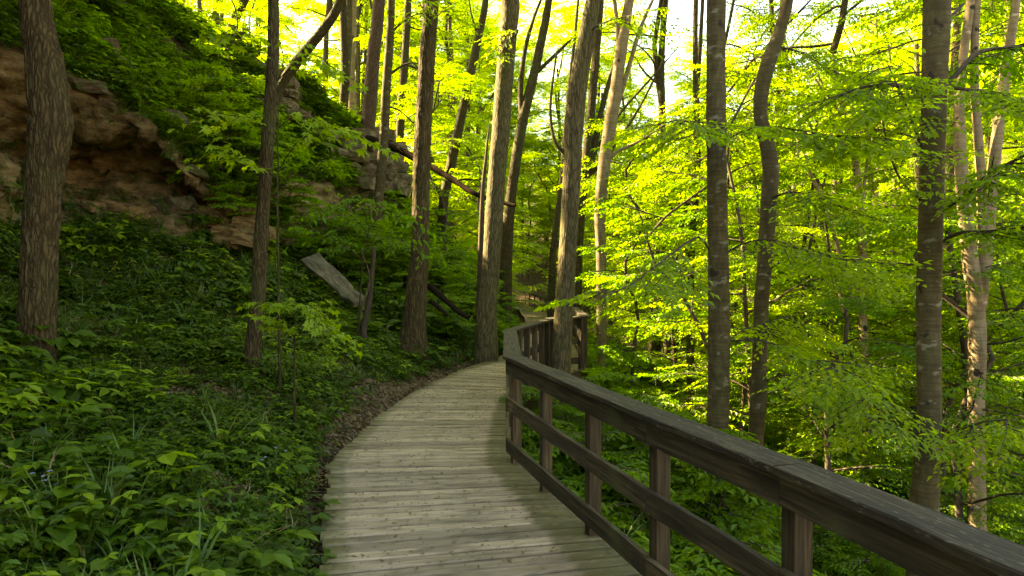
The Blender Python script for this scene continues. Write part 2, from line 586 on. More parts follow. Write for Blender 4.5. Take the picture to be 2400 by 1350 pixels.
def rock_mat(name, c0, c1, c2, moss=.4):
    m, t, out = mat_new(name)
    L = t.links.new
    tc = N(t, 'ShaderNodeTexCoord')
    oi = N(t, 'ShaderNodeObjectInfo')
    n1 = N(t, 'ShaderNodeTexNoise')
    n1.inputs['Scale'].default_value = 4
    n1.inputs['Detail'].default_value = 9
    n1.inputs['Roughness'].default_value = .68
    ad = N(t, 'ShaderNodeVectorMath', operation='ADD')
    L(tc.outputs['Object'], ad.inputs[0]); L(oi.outputs['Location'], ad.inputs[1])
    L(ad.outputs[0], n1.inputs['Vector'])
    rp = ramp(t, [(.3, c0), (.5, c1), (.7, c2)], n1.outputs['Fac'])
    n2 = N(t, 'ShaderNodeTexNoise')
    n2.inputs['Scale'].default_value = 2.4
    n2.inputs['Detail'].default_value = 5
    L(ad.outputs[0], n2.inputs['Vector'])
    gr = ramp(t, [(.5, (0, 0, 0)), (.62, (moss,) * 3)], n2.outputs['Fac'])
    mu = N(t, 'ShaderNodeMix', data_type='RGBA')
    L(gr.outputs[0], mu.inputs[0]); L(rp.outputs[0], mu.inputs[6]); mu.inputs[7].default_value = (.045, .06, .015, 1)
    b = N(t, 'ShaderNodeBsdfPrincipled')
    b.inputs['Roughness'].default_value = .95
    b.inputs['Specular IOR Level'].default_value = .15
    L(mu.outputs[2], b.inputs['Base Color'])
    bp = N(t, 'ShaderNodeBump')
    bp.inputs['Strength'].default_value = .8
    bp.inputs['Distance'].default_value = .05
    L(n1.outputs['Fac'], bp.inputs['Height']); L(bp.outputs[0], b.inputs['Normal'])
    L(b.outputs[0], out.inputs[0])
    return m


M['rock'] = rock_mat('sandstone', (.06, .042, .026), (.13, .095, .062), (.24, .195, .14), .7)
M['rock_tan'] = rock_mat('ochre_sandstone', (.07, .042, .018), (.15, .094, .04), (.23, .155, .075), .35)
M['rock_moss'] = rock_mat('mossy_sandstone', (.04, .028, .016), (.08, .058, .034), (.14, .11, .07), .95)

# ------------------------------------------------------------------ boardwalk lines
RAIL = [(2.2, -1.2), (1.68, .8), (1.13, 2.88), (.78, 3.97), (-.065, 6.95), (-.09, 10.4), (.72, 13.5), (1.42, 14.1),
        (2.2, 28), (2.75, 43), (2.4, 49)]
_ry = [p[1] for p in RAIL]
_rx = [p[0] for p in RAIL]


def zdeck(y):
    return float(np.interp(y, [16, 44, 52], [0, -.5, -.2]))


def rail_x(y):
    return np.interp(y, _ry, _rx)


def gz(x, y):
    """ground height of the valley side (the hillside mesh lies over it on the left)"""
    x = np.asarray(x, float); y = np.asarray(y, float)
    xr = np.interp(y, _ry + [60, 80], _rx + [1, -2])
    u = x - xr - .1
    base = -.45 + np.interp(y, [16, 44, 60], [0, -.5, 0])
    up = np.maximum(u, 0)
    z = base - 4.6 * (1 - np.exp(-up * .11))
    z = z + .40 * np.maximum(u - 24, 0) * (1 - np.exp(-np.maximum(u - 24, 0) / 8))
    z = z + .27 * np.maximum(y - 48, 0)
    z = np.minimum(z, 26 + .02 * (x + y))
    p = np.stack([x * .35, y * .35, np.zeros_like(x)], -1).reshape(-1, 3)
    z = z + (.16 * fbm(p, 3) * np.clip(up.ravel() * .6, .15, 1)).reshape(x.shape)
    return z


gx = np.sinh(np.linspace(-5.2, 5.2, 180)) * 5.5
gy = np.concatenate([-np.sinh(np.linspace(4, .05, 40)) * 11, np.linspace(0, 60, 130), 60 + np.sinh(np.linspace(.1, 4, 40)) * 16])
GX, GY = np.meshgrid(gx, gy)
GZ = gz(GX, GY)
V = np.stack([GX, GY, GZ], -1).reshape(-1, 3)
nr, nc = GX.shape
i = np.arange(nr - 1)[:, None] * nc + np.arange(nc - 1)[None, :]
Q = np.stack([i, i + 1, i + nc + 1, i + nc], -1).reshape(-1, 4)
link('ground', mesh_np('ground', V, [Q], M['ground']), kind='structure', label='leaf-strewn forest floor dropping away right of the boardwalk')
GROUND_BVH = BVHTree.FromPolygons([Vector(v) for v in V], Q.tolist())

# hillside: rows E(dge) M(id bank) F(oot) C(liff face) T(op lip) S(lope) R(idge) B(ehind) G(one down)
def t3(v):
    return (v.x, v.y, v.z)


ST = [
    [(.1, -4, -.4), (-3, -3.5, .5), (-7, -3, 2.4), (-7.7, -3, 3.9), (-7.4, -3, 5.2), (-10, -3, 7), (-14, -3, 10), (-24, -3, 12), (-46, -3, -1)],
    [(-.3, 1.2, -.4), (-2.8, 2, .45), (-7.0, 3, 2.4), (-7.8, 3, 3.9), (-7.4, 3, 5.3), (-10, 3, 7.3), (-14, 3, 10.5), (-24, 5, 12), (-46, 5, -1)],
    [(-1.15, 4.6, -.38), (-3.4, 5.6, .6), (-7.2, 7.6, 2.3), (-8.1, 8.0, 3.9), (-7.7, 8.0, 5.3), (-10, 9, 7.5), (-14, 10, 11), (-24, 14, 12.5), (-46, 16, -1)],
    [(-1.75, 7, -.36), (-3.9, 8.2, .85), t3(P(100, 565, 11)), t3(P(90, 380, 12.2)), t3(P(130, 190, 11.0)), (-9.8, 13, 7.7), (-13, 15, 11), (-24, 21, 13), (-46, 24, -1)],
    [(-1.75, 9, -.34), (-3.9, 10.3, .95), t3(P(330, 562, 12.5)), t3(P(330, 410, 13.5)), t3(P(350, 300, 12.1)), t3(P(300, 130, 16)), t3(P(330, -10, 20)), (-22, 27, 12), (-44, 30, -1)],
    [(-1.6, 11, -.32), (-3.6, 12.4, .95), t3(P(500, 578, 14)), t3(P(510, 490, 14.9)), t3(P(490, 445, 14.3)), t3(P(520, 250, 18)), t3(P(540, 110, 22)), (-16, 30, 10), (-40, 36, -1)],
    [(-1.2, 13.5, -.3), (-3.2, 14.8, .95), t3(P(680, 600, 16.5)), t3(P(690, 505, 17.6)), t3(P(680, 425, 18)), t3(P(680, 300, 20.5)), t3(P(700, 200, 23)), (-12, 32, 8), (-36, 40, -1)],
    [(-.5, 16, -.3), (-2.2, 17.4, .8), t3(P(800, 592, 19)), t3(P(800, 520, 20.2)), t3(P(790, 440, 21)), t3(P(780, 350, 23)), t3(P(785, 285, 25)), (-10, 34, 6.5), (-33, 44, -1)],
    [(.0, 18.5, -.35), (-1.6, 20, .65), t3(P(900, 565, 23)), t3(P(890, 500, 25)), t3(P(880, 430, 26.5)), t3(P(875, 380, 28)), t3(P(870, 330, 29)), (-9, 38, 5), (-30, 48, -1)],
    [(.3, 24, -.55), (-1.4, 26, .55), (-3.8, 30, 2.2), (-4.5, 32, 3.2), (-5, 33, 4.2), (-5.6, 34, 4.9), (-6.2, 36, 5.5), (-9.5, 44, 3.4), (-28, 54, -1)],
    [(.35, 38, -1.0), (-1.5, 40, .0), (-4, 44, 1.2), (-5, 46, 1.8), (-6, 48, 2.2), (-8, 50, 2.4), (-11, 54, 2.6), (-17, 60, 2), (-32, 70, -1)],
    [(-1.5, 56, -.6), (-3, 58, .2), (-6, 60, 1), (-7, 61, 1.4), (-8, 62, 1.7), (-10, 64, 1.9), (-13, 66, 2.0), (-20, 70, 1), (-34, 80, -1)],
]
SUBR = [26, 26, 18, 14, 26, 22, 12, 6]
ST = np.array(ST)
cols = []
NCOL = 300
for r in range(ST.shape[1]):
    # parametrise by station so rows stay in step
    k = np.linspace(0, ST.shape[0] - 1, NCOL)
    i0 = np.clip(k.astype(int), 0, ST.shape[0] - 2)
    t = (k - i0)[:, None]
    p = ST[:, r]
    p0, p1, p2, p3 = p[np.maximum(i0 - 1, 0)], p[i0], p[i0 + 1], p[np.minimum(i0 + 2, len(p) - 1)]
    cols.append(.5 * (2 * p1 + (p2 - p0) * t + (2 * p0 - 5 * p1 + 4 * p2 - p3) * t**2 + (3 * p1 - p0 - 3 * p2 + p3) * t**3))
cols = np.array(cols)          # rows, NCOL, 3
HR, rowpar = [], []
nrow = cols.shape[0]
for r in range(nrow - 1):
    p0, p1, p2, p3 = cols[max(r - 1, 0)], cols[r], cols[r + 1], cols[min(r + 2, nrow - 1)]
    n = SUBR[r] + (1 if r == nrow - 2 else 0)
    for q in range(n):
        t = q / SUBR[r]
        cr = .5 * (2 * p1 + (p2 - p0) * t + (2 * p0 - 5 * p1 + 4 * p2 - p3) * t**2 + (3 * p1 - p0 - 3 * p2 + p3) * t**3)
        li = p1 * (1 - t) + p2 * t
        HR.append(.55 * cr + .45 * li)
        rowpar.append(r + t)
HV = np.array(HR)
rowpar = np.array(rowpar)
hr, hc = HV.shape[:2]
flat = HV.reshape(-1, 3)
rowf = np.repeat(rowpar, hc)
statf = np.tile(np.linspace(0, ST.shape[0] - 1, NCOL), hr)
rockw = np.clip(np.minimum((rowf - 1.9) / .25, (4.15 - rowf) / .3), 0, 1)
rockw *= np.clip((9.0 - statf) / 1.2, 0, 1)
wob = fbm(flat * .7 + 5, 3)
rockw = np.clip(rockw * (1 + .5 * wob) - .25 * np.clip(fbm(flat * np.array([.45, .45, .9]) + 40, 3) * np.clip(statf - 4.3, 0, 1), 0, 1) * 2, 0, 1)
sag = np.exp(-((rowf - 1.4) / .45) ** 2) * (.55 * np.exp(-((statf - 2.8) / 1.3) ** 2) + .08)
flat[:, 2] -= sag
HV = flat.reshape(hr, hc, 3)
du = np.gradient(HV, axis=0); dv = np.gradient(HV, axis=1)
nrm = np.cross(dv, du).reshape(-1, 3)
nrm /= np.linalg.norm(nrm, axis=1)[:, None] + 1e-9
nrm *= np.sign((nrm * np.array([1, -.2, .5])).sum(1))[:, None]
edge = np.clip((rowf - .15) / .5, 0, 1)
disp = edge * .13 * fbm(flat * .9, 4)
strata = np.floor((flat[:, 2] + .35 * vnoise(flat * .8)) / .2)
srnd = _H[(strata.astype(np.int64) * 7919 + 13) & 65535] - .5
disp += rockw * (.10 * fbm(flat * 4.5 + 60, 3) + .30 * fbm(flat * np.array([1.1, 1.1, .9]) + 3, 4) + .20 * srnd * (.4 + .6 * (vnoise(flat * .6 + 30) > 0)) - .12 * np.abs(fbm(flat * 3 + 8, 2)))
disp += np.clip(np.minimum(rowf - 3.9, 6.3 - rowf), 0, 1) * .22 * fbm(flat * .6 + 21, 4)
flat = flat + nrm * disp[:, None]
i = np.arange(hr - 1)[:, None] * hc + np.arange(hc - 1)[None, :]
HQ = np.stack([i, i + hc, i + hc + 1, i + 1], -1).reshape(-1, 4)
hm = mesh_np('hillside', flat, [HQ], M['hill'])
at = hm.attributes.new('rock', 'FLOAT', 'POINT')
at.data.foreach_set('value', rockw.astype(np.float32))
link('hillside', hm, kind='structure', label='steep wooded hillside with an eroded ochre cliff left of the boardwalk')
HILL_BVH = BVHTree.FromPolygons([Vector(v) for v in flat], HQ.tolist())


def surf(x, y, top=60.0):
    z = -99.0
    for b in (GROUND_BVH, HILL_BVH):
        h = b.ray_cast(Vector((x, y, top)), Vector((0, 0, -1)))
        if h[0] is not None:
            z = max(z, h[0].z)
    return z


# ------------------------------------------------------------------ boards
def prism(name, a0, a1, b1, b0, thick, mat, parent, nseg=1, cham=.005, jit=0.0, warp=0.0, **kw):
    """board: inner edge a0->a1, outer edge b0->b1 (top points), local X along it, origin at its middle"""
    a0, a1, b0, b1 = (np.array(v, float) for v in (a0, a1, b0, b1))
    mid = (a0 + a1 + b0 + b1) / 4
    X = (a1 + b1) - (a0 + b0); X /= np.linalg.norm(X)
    Yv = (b0 + b1) - (a0 + a1); Yv -= X * (Yv @ X); Yv /= np.linalg.norm(Yv)
    Z = np.cross(X, Yv)
    up = 1.0 if Z[2] >= 0 else -1.0
    Mx = np.stack([X, Yv, Z], 1)
    L0 = lambda p: (p - mid) @ Mx
    la0, la1, lb0, lb1 = map(L0, (a0, a1, b0, b1))
    rings = []
    for k in range(nseg + 1):
        t = k / nseg
        A, B = la0 * (1 - t) + la1 * t, la0 * 0 + lb0 * (1 - t) + lb1 * t
        if 0 < k < nseg:
            o = np.array([0, random.gauss(0, jit), random.gauss(0, jit) + warp * math.sin(math.pi * t)])
            A = A + o; B = B + o
        wv = B - A
        wl = np.linalg.norm(wv); wv = wv / wl
        dz = np.array([0, 0, -up])
        c = cham
        rg = [A + wv * c, B - wv * c, B + dz * c, B + dz * (thick - c), B - wv * c + dz * thick, A + wv * c + dz * thick, A + dz * (thick - c), A + dz * c]
        if jit:
            rg = [q + np.array([0, random.gauss(0, jit * .5), random.gauss(0, jit * .5)]) for q in rg]
        rings.append(rg)
    V = np.array(rings).reshape(-1, 3)
    Qs = []
    for k in range(nseg):
        for j in range(8):
            j2 = (j + 1) % 8
            Qs.append([k * 8 + j, k * 8 + j2, k * 8 + 8 + j2, k * 8 + 8 + j])
    if up > 0:
        Qs = [q[::-1] for q in Qs]
    caps = [list(range(8)), list(range(nseg * 8 + 7, nseg * 8 - 1, -1))]
    me = mesh_np(name, V, [np.array(Qs), np.array(caps)], mat, smooth=False)
    o = bpy.data.objects.new(name, me)
    C.objects.link(o)
    M4 = Matrix(((*Mx[0], mid[0]), (*Mx[1], mid[1]), (*Mx[2], mid[2]), (0, 0, 0, 1)))
    if parent is not None:
        o.parent = parent
        M4 = parent.matrix_basis.inverted() @ M4
    o.matrix_basis = M4
    return tag(o, **kw)


walk = empty('boardwalk', (0, 0, 0), kind='structure', label='weathered plank boardwalk curving away along the foot of the hill')
OUT = .16
SEC = [((-.19, .3), (1.95, .75)), ((-1.21, 4.3), (.71, 4.75)), ((-1.86, 6.84), (.10, 6.98)), ((-1.82, 9.1), (.09, 9.12)), ((-1.72, 10.4), (.08, 10.42)),
       ((-1.47, 11.9), (.33, 11.55)), ((-1.02, 14), (.75, 13.05)), ((-.36, 15.9), (1.5, 14.0)), ((.12, 18.0), (1.85, 16.6)), ((.6, 28), (2.36, 28)),
       ((.75, 40), (2.85, 41)), ((.5, 48), (2.5, 50.5)), ((-2.0, 51), (-1.2, 53.4))]
PLANKN = 0
rest = Geo()
for s in range(len(SEC) - 1):
    (l0, r0), (l1, r1) = [tuple(np.array(q, float) for q in S_) for S_ in (SEC[s], SEC[s + 1])]
    ln = (np.linalg.norm(l1 - l0) + np.linalg.norm(r1 - r0)) / 2
    n = max(1, round(ln / .148))
    for k in range(n):
        t0, t1 = k / n, (k + 1) / n
        gapL = .023 / max(np.linalg.norm(l1 - l0), .01)
        gapR = .023 / max(np.linalg.norm(r1 - r0), .01)
        jl, jr = random.gauss(0, .016), random.gauss(0, .016)
        dz = random.gauss(0, .0028)
        la, lb = l0 + (l1 - l0) * t0, l0 + (l1 - l0) * (t1 - gapL * random.uniform(.5, 1.3))
        ra, rb = r0 + (r1 - r0) * t0, r0 + (r1 - r0) * (t1 - gapR * random.uniform(.5, 1.3))
        d = (ra - la) / np.linalg.norm(ra - la)
        la = la + d * jl; lb = lb + d * jl; ra = ra + d * jr; rb = rb + d * jr
        z = lambda q: zdeck(q[1]) + dz
        tl = random.gauss(0, .0015)
        a0 = (*la, z(la) + tl); a1 = (*ra, z(ra) - tl); b0 = (*lb, z(lb) - tl); b1 = (*rb, z(rb) + tl)
        PLANKN += 1
        if la[1] > 30:
            A, B, CC, D = np.array(a0), np.array(a1), np.array(b1), np.array(b0)
            dn = np.array([0, 0, -.036])
            rest.add([A, B, CC, D, A + dn, B + dn, CC + dn, D + dn], [[0, 1, 2, 3], [0, 4, 5, 1], [3, 2, 6, 7], [0, 3, 7, 4], [1, 5, 6, 2]])
        else:
            prism('plank', a0, a1, b1, b0, .038, M['plank'], walk, 1, .007)
link('far_planking', rest.mesh('far_planking', M['plank'], False), walk, kind='stuff')
# stringers below the planks
for side in (0, 1):
    for s in range(len(SEC) - 2):
        q0, q1 = np.array(SEC[s][side], float), np.array(SEC[s + 1][side], float)
        e0, e1 = np.array(SEC[s][1 - side], float), np.array(SEC[s + 1][1 - side], float)
        f0, f1 = q0 + (e0 - q0) * .05, q1 + (e1 - q1) * .05
        g0, g1 = q0 + (e0 - q0) * .075, q1 + (e1 - q1) * .075
        h = -.042
        prism('stringer', (*f0, zdeck(f0[1]) + h), (*f1, zdeck(f1[1]) + h), (*g1, zdeck(g1[1]) + h), (*g0, zdeck(g0[1]) + h), .19, M['post'], walk, 1, .004)
for y in (1.5, 4.0, 6.6, 9.0, 11.2, 13.2):   # support posts on the valley side
    x = float(rail_x(y)) + .02
    zb = float(gz(np.array([x]), np.array([y]))[0]) - .3
    prism('support_post', (x - .05, y - .05, -.045), (x + .05, y - .05, -.045), (x + .05, y + .05, -.045), (x - .05, y + .05, -.045), -.045 - zb, M['post'], walk, 1, .004)


def offset_line(pts, d):
    """points moved d to the right of the direction of travel, mitred"""
    pts = [np.array(p, float) for p in pts]
    out = []
    for i, p in enumerate(pts):
        ds = []
        if i > 0: ds.append((p - pts[i - 1]) / np.linalg.norm(p - pts[i - 1]))
        if i < len(pts) - 1: ds.append((pts[i + 1] - p) / np.linalg.norm(pts[i + 1] - p))
        ns = [np.array([q[1], -q[0]]) for q in ds]
        n = sum(ns); n /= np.linalg.norm(n)
        out.append(p + n * d / max(.4, n @ ns[0]))
    return out


def rail_run(parent, pts, zb, side=1.0, cap_w=.19, rails=((1.042, .135), (.645, .135), (.245, .135)), nseg=10, h=1.0, split=None):
    """rails and cap along pts (deck-side face line)"""
    o0, o1 = offset_line(pts, 0), offset_line(pts, .038 * side)
    c0, c1 = offset_line(pts, -.03 * side), offset_line(pts, (cap_w - .03) * side)
    for i in range(len(pts) - 1):
        z0, z1 = zb(pts[i]), zb(pts[i + 1])
        eps = .004
        for (zt, hh) in rails:
            jz0, jz1 = random.gauss(0, .006), random.gauss(0, .006)
            def cut(p, q):
                d = (q - p) / np.linalg.norm(q - p)
                return p + d * eps, q - d * eps
            a0, a1 = cut(o0[i], o0[i + 1]); b0, b1 = cut(o1[i], o1[i + 1])
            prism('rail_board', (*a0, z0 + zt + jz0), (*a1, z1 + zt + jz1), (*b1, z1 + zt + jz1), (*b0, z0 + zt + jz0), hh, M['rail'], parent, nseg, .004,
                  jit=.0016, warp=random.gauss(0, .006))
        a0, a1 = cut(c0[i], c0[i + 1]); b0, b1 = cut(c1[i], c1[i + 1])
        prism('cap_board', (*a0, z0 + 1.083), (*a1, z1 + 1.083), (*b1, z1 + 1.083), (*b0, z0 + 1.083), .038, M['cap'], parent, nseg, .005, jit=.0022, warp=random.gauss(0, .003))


def post(parent, p, dirv, zb, low=-.02, top=1.042, wd=.092, side=1.0):
    d = np.array(dirv, float); d /= np.linalg.norm(d)
    n = np.array([d[1], -d[0]]) * side
    p = np.array(p, float) + n * .0405
    a0, a1 = p - d * wd / 2, p + d * wd / 2
    b0, b1 = a0 + n * wd, a1 + n * wd
    # upright: local X must run up the post, so lay its section out by hand
    h = top - low
    mid = np.array([*((a0 + a1 + b0 + b1) / 4), zb + low + h / 2])
    c = .005
    w2 = wd / 2
    ring = np.array([(-w2 + c, -w2), (w2 - c, -w2), (w2, -w2 + c), (w2, w2 - c), (w2 - c, w2), (-w2 + c, w2), (-w2, w2 - c), (-w2, -w2 + c)])
    V = np.array([[x, r[0], r[1]] for x in (-h / 2, 0, h / 2) for r in ring + np.random.default_rng(int(abs(p[0] * 1000 + p[1] * 77))).normal(0, .0012, ring.shape)])
    Qs = [[k * 8 + j, k * 8 + (j + 1) % 8, k * 8 + 8 + (j + 1) % 8, k * 8 + 8 + j] for k in range(2) for j in range(8)]
    caps = [list(range(7, -1, -1)), list(range(16, 24))]
    me = mesh_np('post', V, [np.array(Qs)[:, ::-1], np.array(caps)[:, ::-1]], M['post'], smooth=False)
    o = link('post', me, parent)
    X = np.array([0, 0, 1.0]); Yv = np.array([*d, 0]); Z = np.cross(X, Yv)
    o.matrix_basis = parent.matrix_basis.inverted() @ Matrix(((X[0], Yv[0], Z[0], mid[0]), (X[1], Yv[1], Z[1], mid[1]), (X[2], Yv[2], Z[2], mid[2]), (0, 0, 0, 1)))
    return o


def along(pts, ys):
    out = []
    for y in ys:
        for a, b in zip(pts[:-1], pts[1:]):
            if a[1] <= y <= b[1]:
                t = (y - a[1]) / (b[1] - a[1])
                out.append(((a[0] + (b[0] - a[0]) * t, y), (b[0] - a[0], b[1] - a[1])))
                break
    return out


near_pts = RAIL[:8]
rl = empty('wooden_railing', (*RAIL[4], 0), label='dark weathered three-board wooden railing along the near boardwalk edge', cat='railing', group='railings of the boardwalk')
bpy.context.view_layer.update()
rail_run(rl, near_pts, lambda p: zdeck(p[1]))
for p, d in along(near_pts, [-.3, .8, 1.85, 2.87, 3.96, 4.93, 5.96, 6.87, 8.6, 10.25, 10.85, 11.4, 11.95, 12.5, 13.0, 13.45, 13.8, 14.05]):
    post(rl, p, d, zdeck(p[1]))
# the railing going on beyond the bend
far_pts = [(1.46, 14.35), (2.2, 28), (2.75, 43)]
fr = empty('wooden_railing', (*far_pts[0], 0), label='long railing running on behind the grey trunk past the bend', cat='railing', group='railings of the boardwalk')
rail_run(fr, far_pts, lambda p: zdeck(p[1]), nseg=6)
for p, d in along(far_pts, np.arange(14.5, 43, 1.2)):
    post(fr, p, d, zdeck(p[1]))
end_pts = [tuple(P(1306, 713, 42)[:2]), tuple(P(1268, 697, 46)[:2]), tuple(P(1228, 682, 51)[:2])]
er = empty('wooden_railing', (*end_pts[0], -.6), label='small distant railing slanting up to the left at the far end of the path', cat='railing', group='railings of the boardwalk')
zfar = lambda p: float(np.interp(p[1], [42, 51], [-.68, -.17]))
rail_run(er, end_pts, zfar, nseg=3)
for p, d in along(end_pts, np.arange(42.1, 51, 1.5)):
    post(er, p, d, zfar(p))
back_pts = [tuple(P(1240, 684, 54)[:2]), tuple(P(1275, 684, 54.3)[:2]), tuple(P(1312, 684, 54.6)[:2])]
br = empty('wooden_railing', (*back_pts[0], -.4), label='level railing of upright posts farthest back behind the slanting one', cat='railing', group='railings of the boardwalk')
rail_run(br, back_pts, lambda p: -.35, nseg=2, rails=((1.042, .1), (.2, .1)))
bp0, bp1 = np.array(back_pts[0]), np.array(back_pts[-1])
for t in np.linspace(.02, .98, 7):
    post(br, bp0 + (bp1 - bp0) * t, bp1 - bp0, -.35)

# ------------------------------------------------------------------ leaves, sprays, crowns
def leaves_mesh(pos, d, nrm, ln, wd, fold=.12, droop=.1):
    """folded four-point leaves as arrays"""
    s = np.cross(nrm, d)
    ln = ln[:, None]; wd = wd[:, None]
    b = pos
    tip = pos + d * ln - nrm * ln * droop
    l = pos + d * ln * .45 + s * wd * .5 + nrm * ln * fold
    r = pos + d * ln * .45 - s * wd * .5 + nrm * ln * fold
    n = len(pos)
    V = np.stack([b, l, tip, r], 1).reshape(-1, 3)
    k = np.arange(n)[:, None] * 4
    T = np.concatenate([k + np.array([[0, 2, 1]]), k + np.array([[0, 3, 2]])], 0)
    return V, T


def norm(v):
    return v / (np.linalg.norm(v, axis=-1, keepdims=True) + 1e-12)


def make_spray(rg, L=.9, step=.055, lsize=.085, nside=7, droop=.18):
    """flat leafy spray along +X: leaf frames and twig polylines"""
    pos, dr, nm, ls, tw = [], [], [], [], []
    main = [np.array([t * L, .05 * L * math.sin(3 * t + rg.random()), -droop * L * t * t + .02 * L * math.sin(7 * t)]) for t in np.linspace(0, 1, 6)]
    tw.append(np.array(main))
    twigs = [(np.array(main), .25)]
    for k in range(nside):
        t = .15 + .75 * k / nside
        b = np.array([np.interp(t * L, [m[0] for m in main], [m[c] for m in main]) for c in range(3)])
        sgn = 1 if k % 2 else -1
        a = sgn * R(rg.uniform(38, 62))
        l = L * (.55 - .35 * abs(t - .35)) * rg.uniform(.7, 1.1)
        dd = np.array([math.cos(a), math.sin(a), rg.uniform(-.12, .06)])
        pl = np.array([b + dd * l * u + np.array([.08 * l * u * u, 0, -droop * l * u * u]) for u in np.linspace(0, 1, 4)])
        tw.append(pl); twigs.append((pl, .05))
    for pl, t0 in twigs:
        l = np.linalg.norm(np.diff(pl, axis=0), axis=1).sum()
        m = max(3, int(l * (1 - t0) / step))
        for q in range(m):
            t = t0 + (1 - t0) * (q + rg.random() * .5) / m
            x = t * (len(pl) - 1); i = min(int(x), len(pl) - 2); f = x - i
            p = pl[i] * (1 - f) + pl[i + 1] * f
            dd = norm(pl[i + 1] - pl[i])
            a = (1 if q % 2 else -1) * R(rg.uniform(30, 70)) if q < m - 1 else 0
            v = np.array([dd[0] * math.cos(a) - dd[1] * math.sin(a), dd[0] * math.sin(a) + dd[1] * math.cos(a), -rg.uniform(.05, .55)])
            v = norm(v)
            up = norm(np.array([rg.normal(0, .28), rg.normal(0, .28), 1.0]))
            up = norm(up - v * (up @ v))
            pos.append(p); dr.append(v); nm.append(up); ls.append(lsize * rg.uniform(.65, 1.2))
    return dict(pos=np.array(pos), d=np.array(dr), n=np.array(nm), s=np.array(ls), tw=tw)


SPR = [make_spray(np.random.default_rng(40 + k), L=.95, step=.05, lsize=.085) for k in range(7)]


def rot_zyx(yaw, pitch, roll):
    return np.array(Euler((roll, pitch, yaw), 'XYZ').to_matrix())


class Crown:
    def __init__(self):
        self.LV, self.LT, self.n = [], [], 0
        self.wood = Geo()

    def spray(self, p, yaw, pitch, roll, sc, rg, lsc=1.0, twig=True):
        sp = SPR[rg.integers(len(SPR))]
        Rm = rot_zyx(yaw, pitch, roll)
        pos = sp['pos'] @ Rm.T * sc + p
        V, T = leaves_mesh(pos, sp['d'] @ Rm.T, sp['n'] @ Rm.T, sp['s'] * lsc, sp['s'] * .58 * lsc)
        self.LV.append(V); self.LT.append(T + self.n); self.n += len(V)
        if twig:
            for q in sp['tw'][:3]:
                w = q @ Rm.T * sc + p
                V, Qd = tube(w[::2] if len(w) > 4 else w[[0, -1]], np.linspace(.008, .003, len(w[::2]) if len(w) > 4 else 2), 3)
                self.wood.add(V, Qd)

    def limb(self, pts, r0, r1, sides=5):
        pl = catmull(pts, max(4, len(pts) * 2))
        V, Qd = tube(pl, np.linspace(r0, r1, len(pl)), sides, .12, 4)
        self.wood.add(V, Qd)
        return pl

    def meshes(self, name, leafm, barkm):
        V = np.concatenate(self.LV); T = np.concatenate(self.LT)
        return mesh_np(name + '_leaves', V, [T], leafm, False), self.wood.mesh(name + '_limbs', barkm, True)


def limb_path(rg, p, yaw, pitch, L, n=5, curl=.12, sag=0.0):
    pts, d = [np.array(p, float)], np.array([math.cos(yaw) * math.cos(pitch), math.sin(yaw) * math.cos(pitch), math.sin(pitch)])
    for k in range(n):
        d = norm(d + rg.normal(0, curl, 3) + np.array([0, 0, -sag]))
        pts.append(pts[-1] + d * L / n)
    return np.array(pts)


def understory(seed, h=8.0, z0=1.2, spread=2.3, nl=24, per=7, sc=1.0, lsc=1.0):
    """sapling whose horizontal leaf layers start low"""
    rg = np.random.default_rng(seed)
    c = Crown()
    stem = np.array([[rg.normal(0, .12) * k, rg.normal(0, .12) * k, h * k / 5] for k in range(6)])
    stem[0] = (0, 0, -.4)
    st = c.limb(stem, .07, .02, 7)
    for k in range(nl):
        t = z0 / h + (1 - z0 / h) * (k + rg.random()) / nl
        i = t * (len(st) - 1); j = min(int(i), len(st) - 2); p = st[j] + (st[j + 1] - st[j]) * (i - j)
        yaw = k * 2.4 + rg.normal(0, .4)
        L = spread * (1.05 - .65 * t) * rg.uniform(.65, 1.15)
        lp = limb_path(rg, p, yaw, R(rg.uniform(5, 32)), L, 5, .1, .04)
        lp = c.limb(lp, .022 * (1.2 - .6 * t), .006, 4)
        for q in range(per):
            u = .22 + .78 * (q + rg.random() * .6) / per
            i = u * (len(lp) - 1); j = min(int(i), len(lp) - 2); pp = lp[j] + (lp[j + 1] - lp[j]) * (i - j)
            a = yaw + (1 if q % 2 else -1) * R(rg.uniform(15, 60)) if q < per - 1 else yaw
            c.spray(pp, a, R(rg.uniform(-8, 14)), rg.normal(0, .15), sc * rg.uniform(.7, 1.15), rg, lsc)
    return c


def canopy(seed, h=10.0, spread=4.2, nl=18, per=6, lsc=1.1):
    rg = np.random.default_rng(seed)
    c = Crown()
    stem = np.array([[rg.normal(0, .18) * k, rg.normal(0, .18) * k, h * k / 5] for k in range(6)]); stem[0] = (0, 0, 0)
    st = c.limb(stem, .11, .03, 7)
    for k in range(nl):
        t = .02 + .95 * (k + rg.random()) / nl
        i = t * (len(st) - 1); j = min(int(i), len(st) - 2); p = st[j] + (st[j + 1] - st[j]) * (i - j)
        yaw = k * 2.4 + rg.normal(0, .5)
        L = spread * (1.0 - .55 * abs(t - .25)) * rg.uniform(.6, 1.15)
        lp = c.limb(limb_path(rg, p, yaw, R(rg.uniform(8, 48)), L, 6, .16, .02), .045 * (1.1 - .6 * t), .01, 5)
        for q in range(per):
            u = .2 + .8 * (q + rg.random() * .6) / per
            i = u * (len(lp) - 1); j = min(int(i), len(lp) - 2); pp = lp[j] + (lp[j + 1] - lp[j]) * (i - j)
            a = yaw + (1 if q % 2 else -1) * R(rg.uniform(20, 80))
            c.spray(pp + rg.normal(0, .12, 3), a, R(rg.uniform(-18, 18)), rg.normal(0, .25), rg.uniform(.8, 1.5), rg, lsc)
    return c


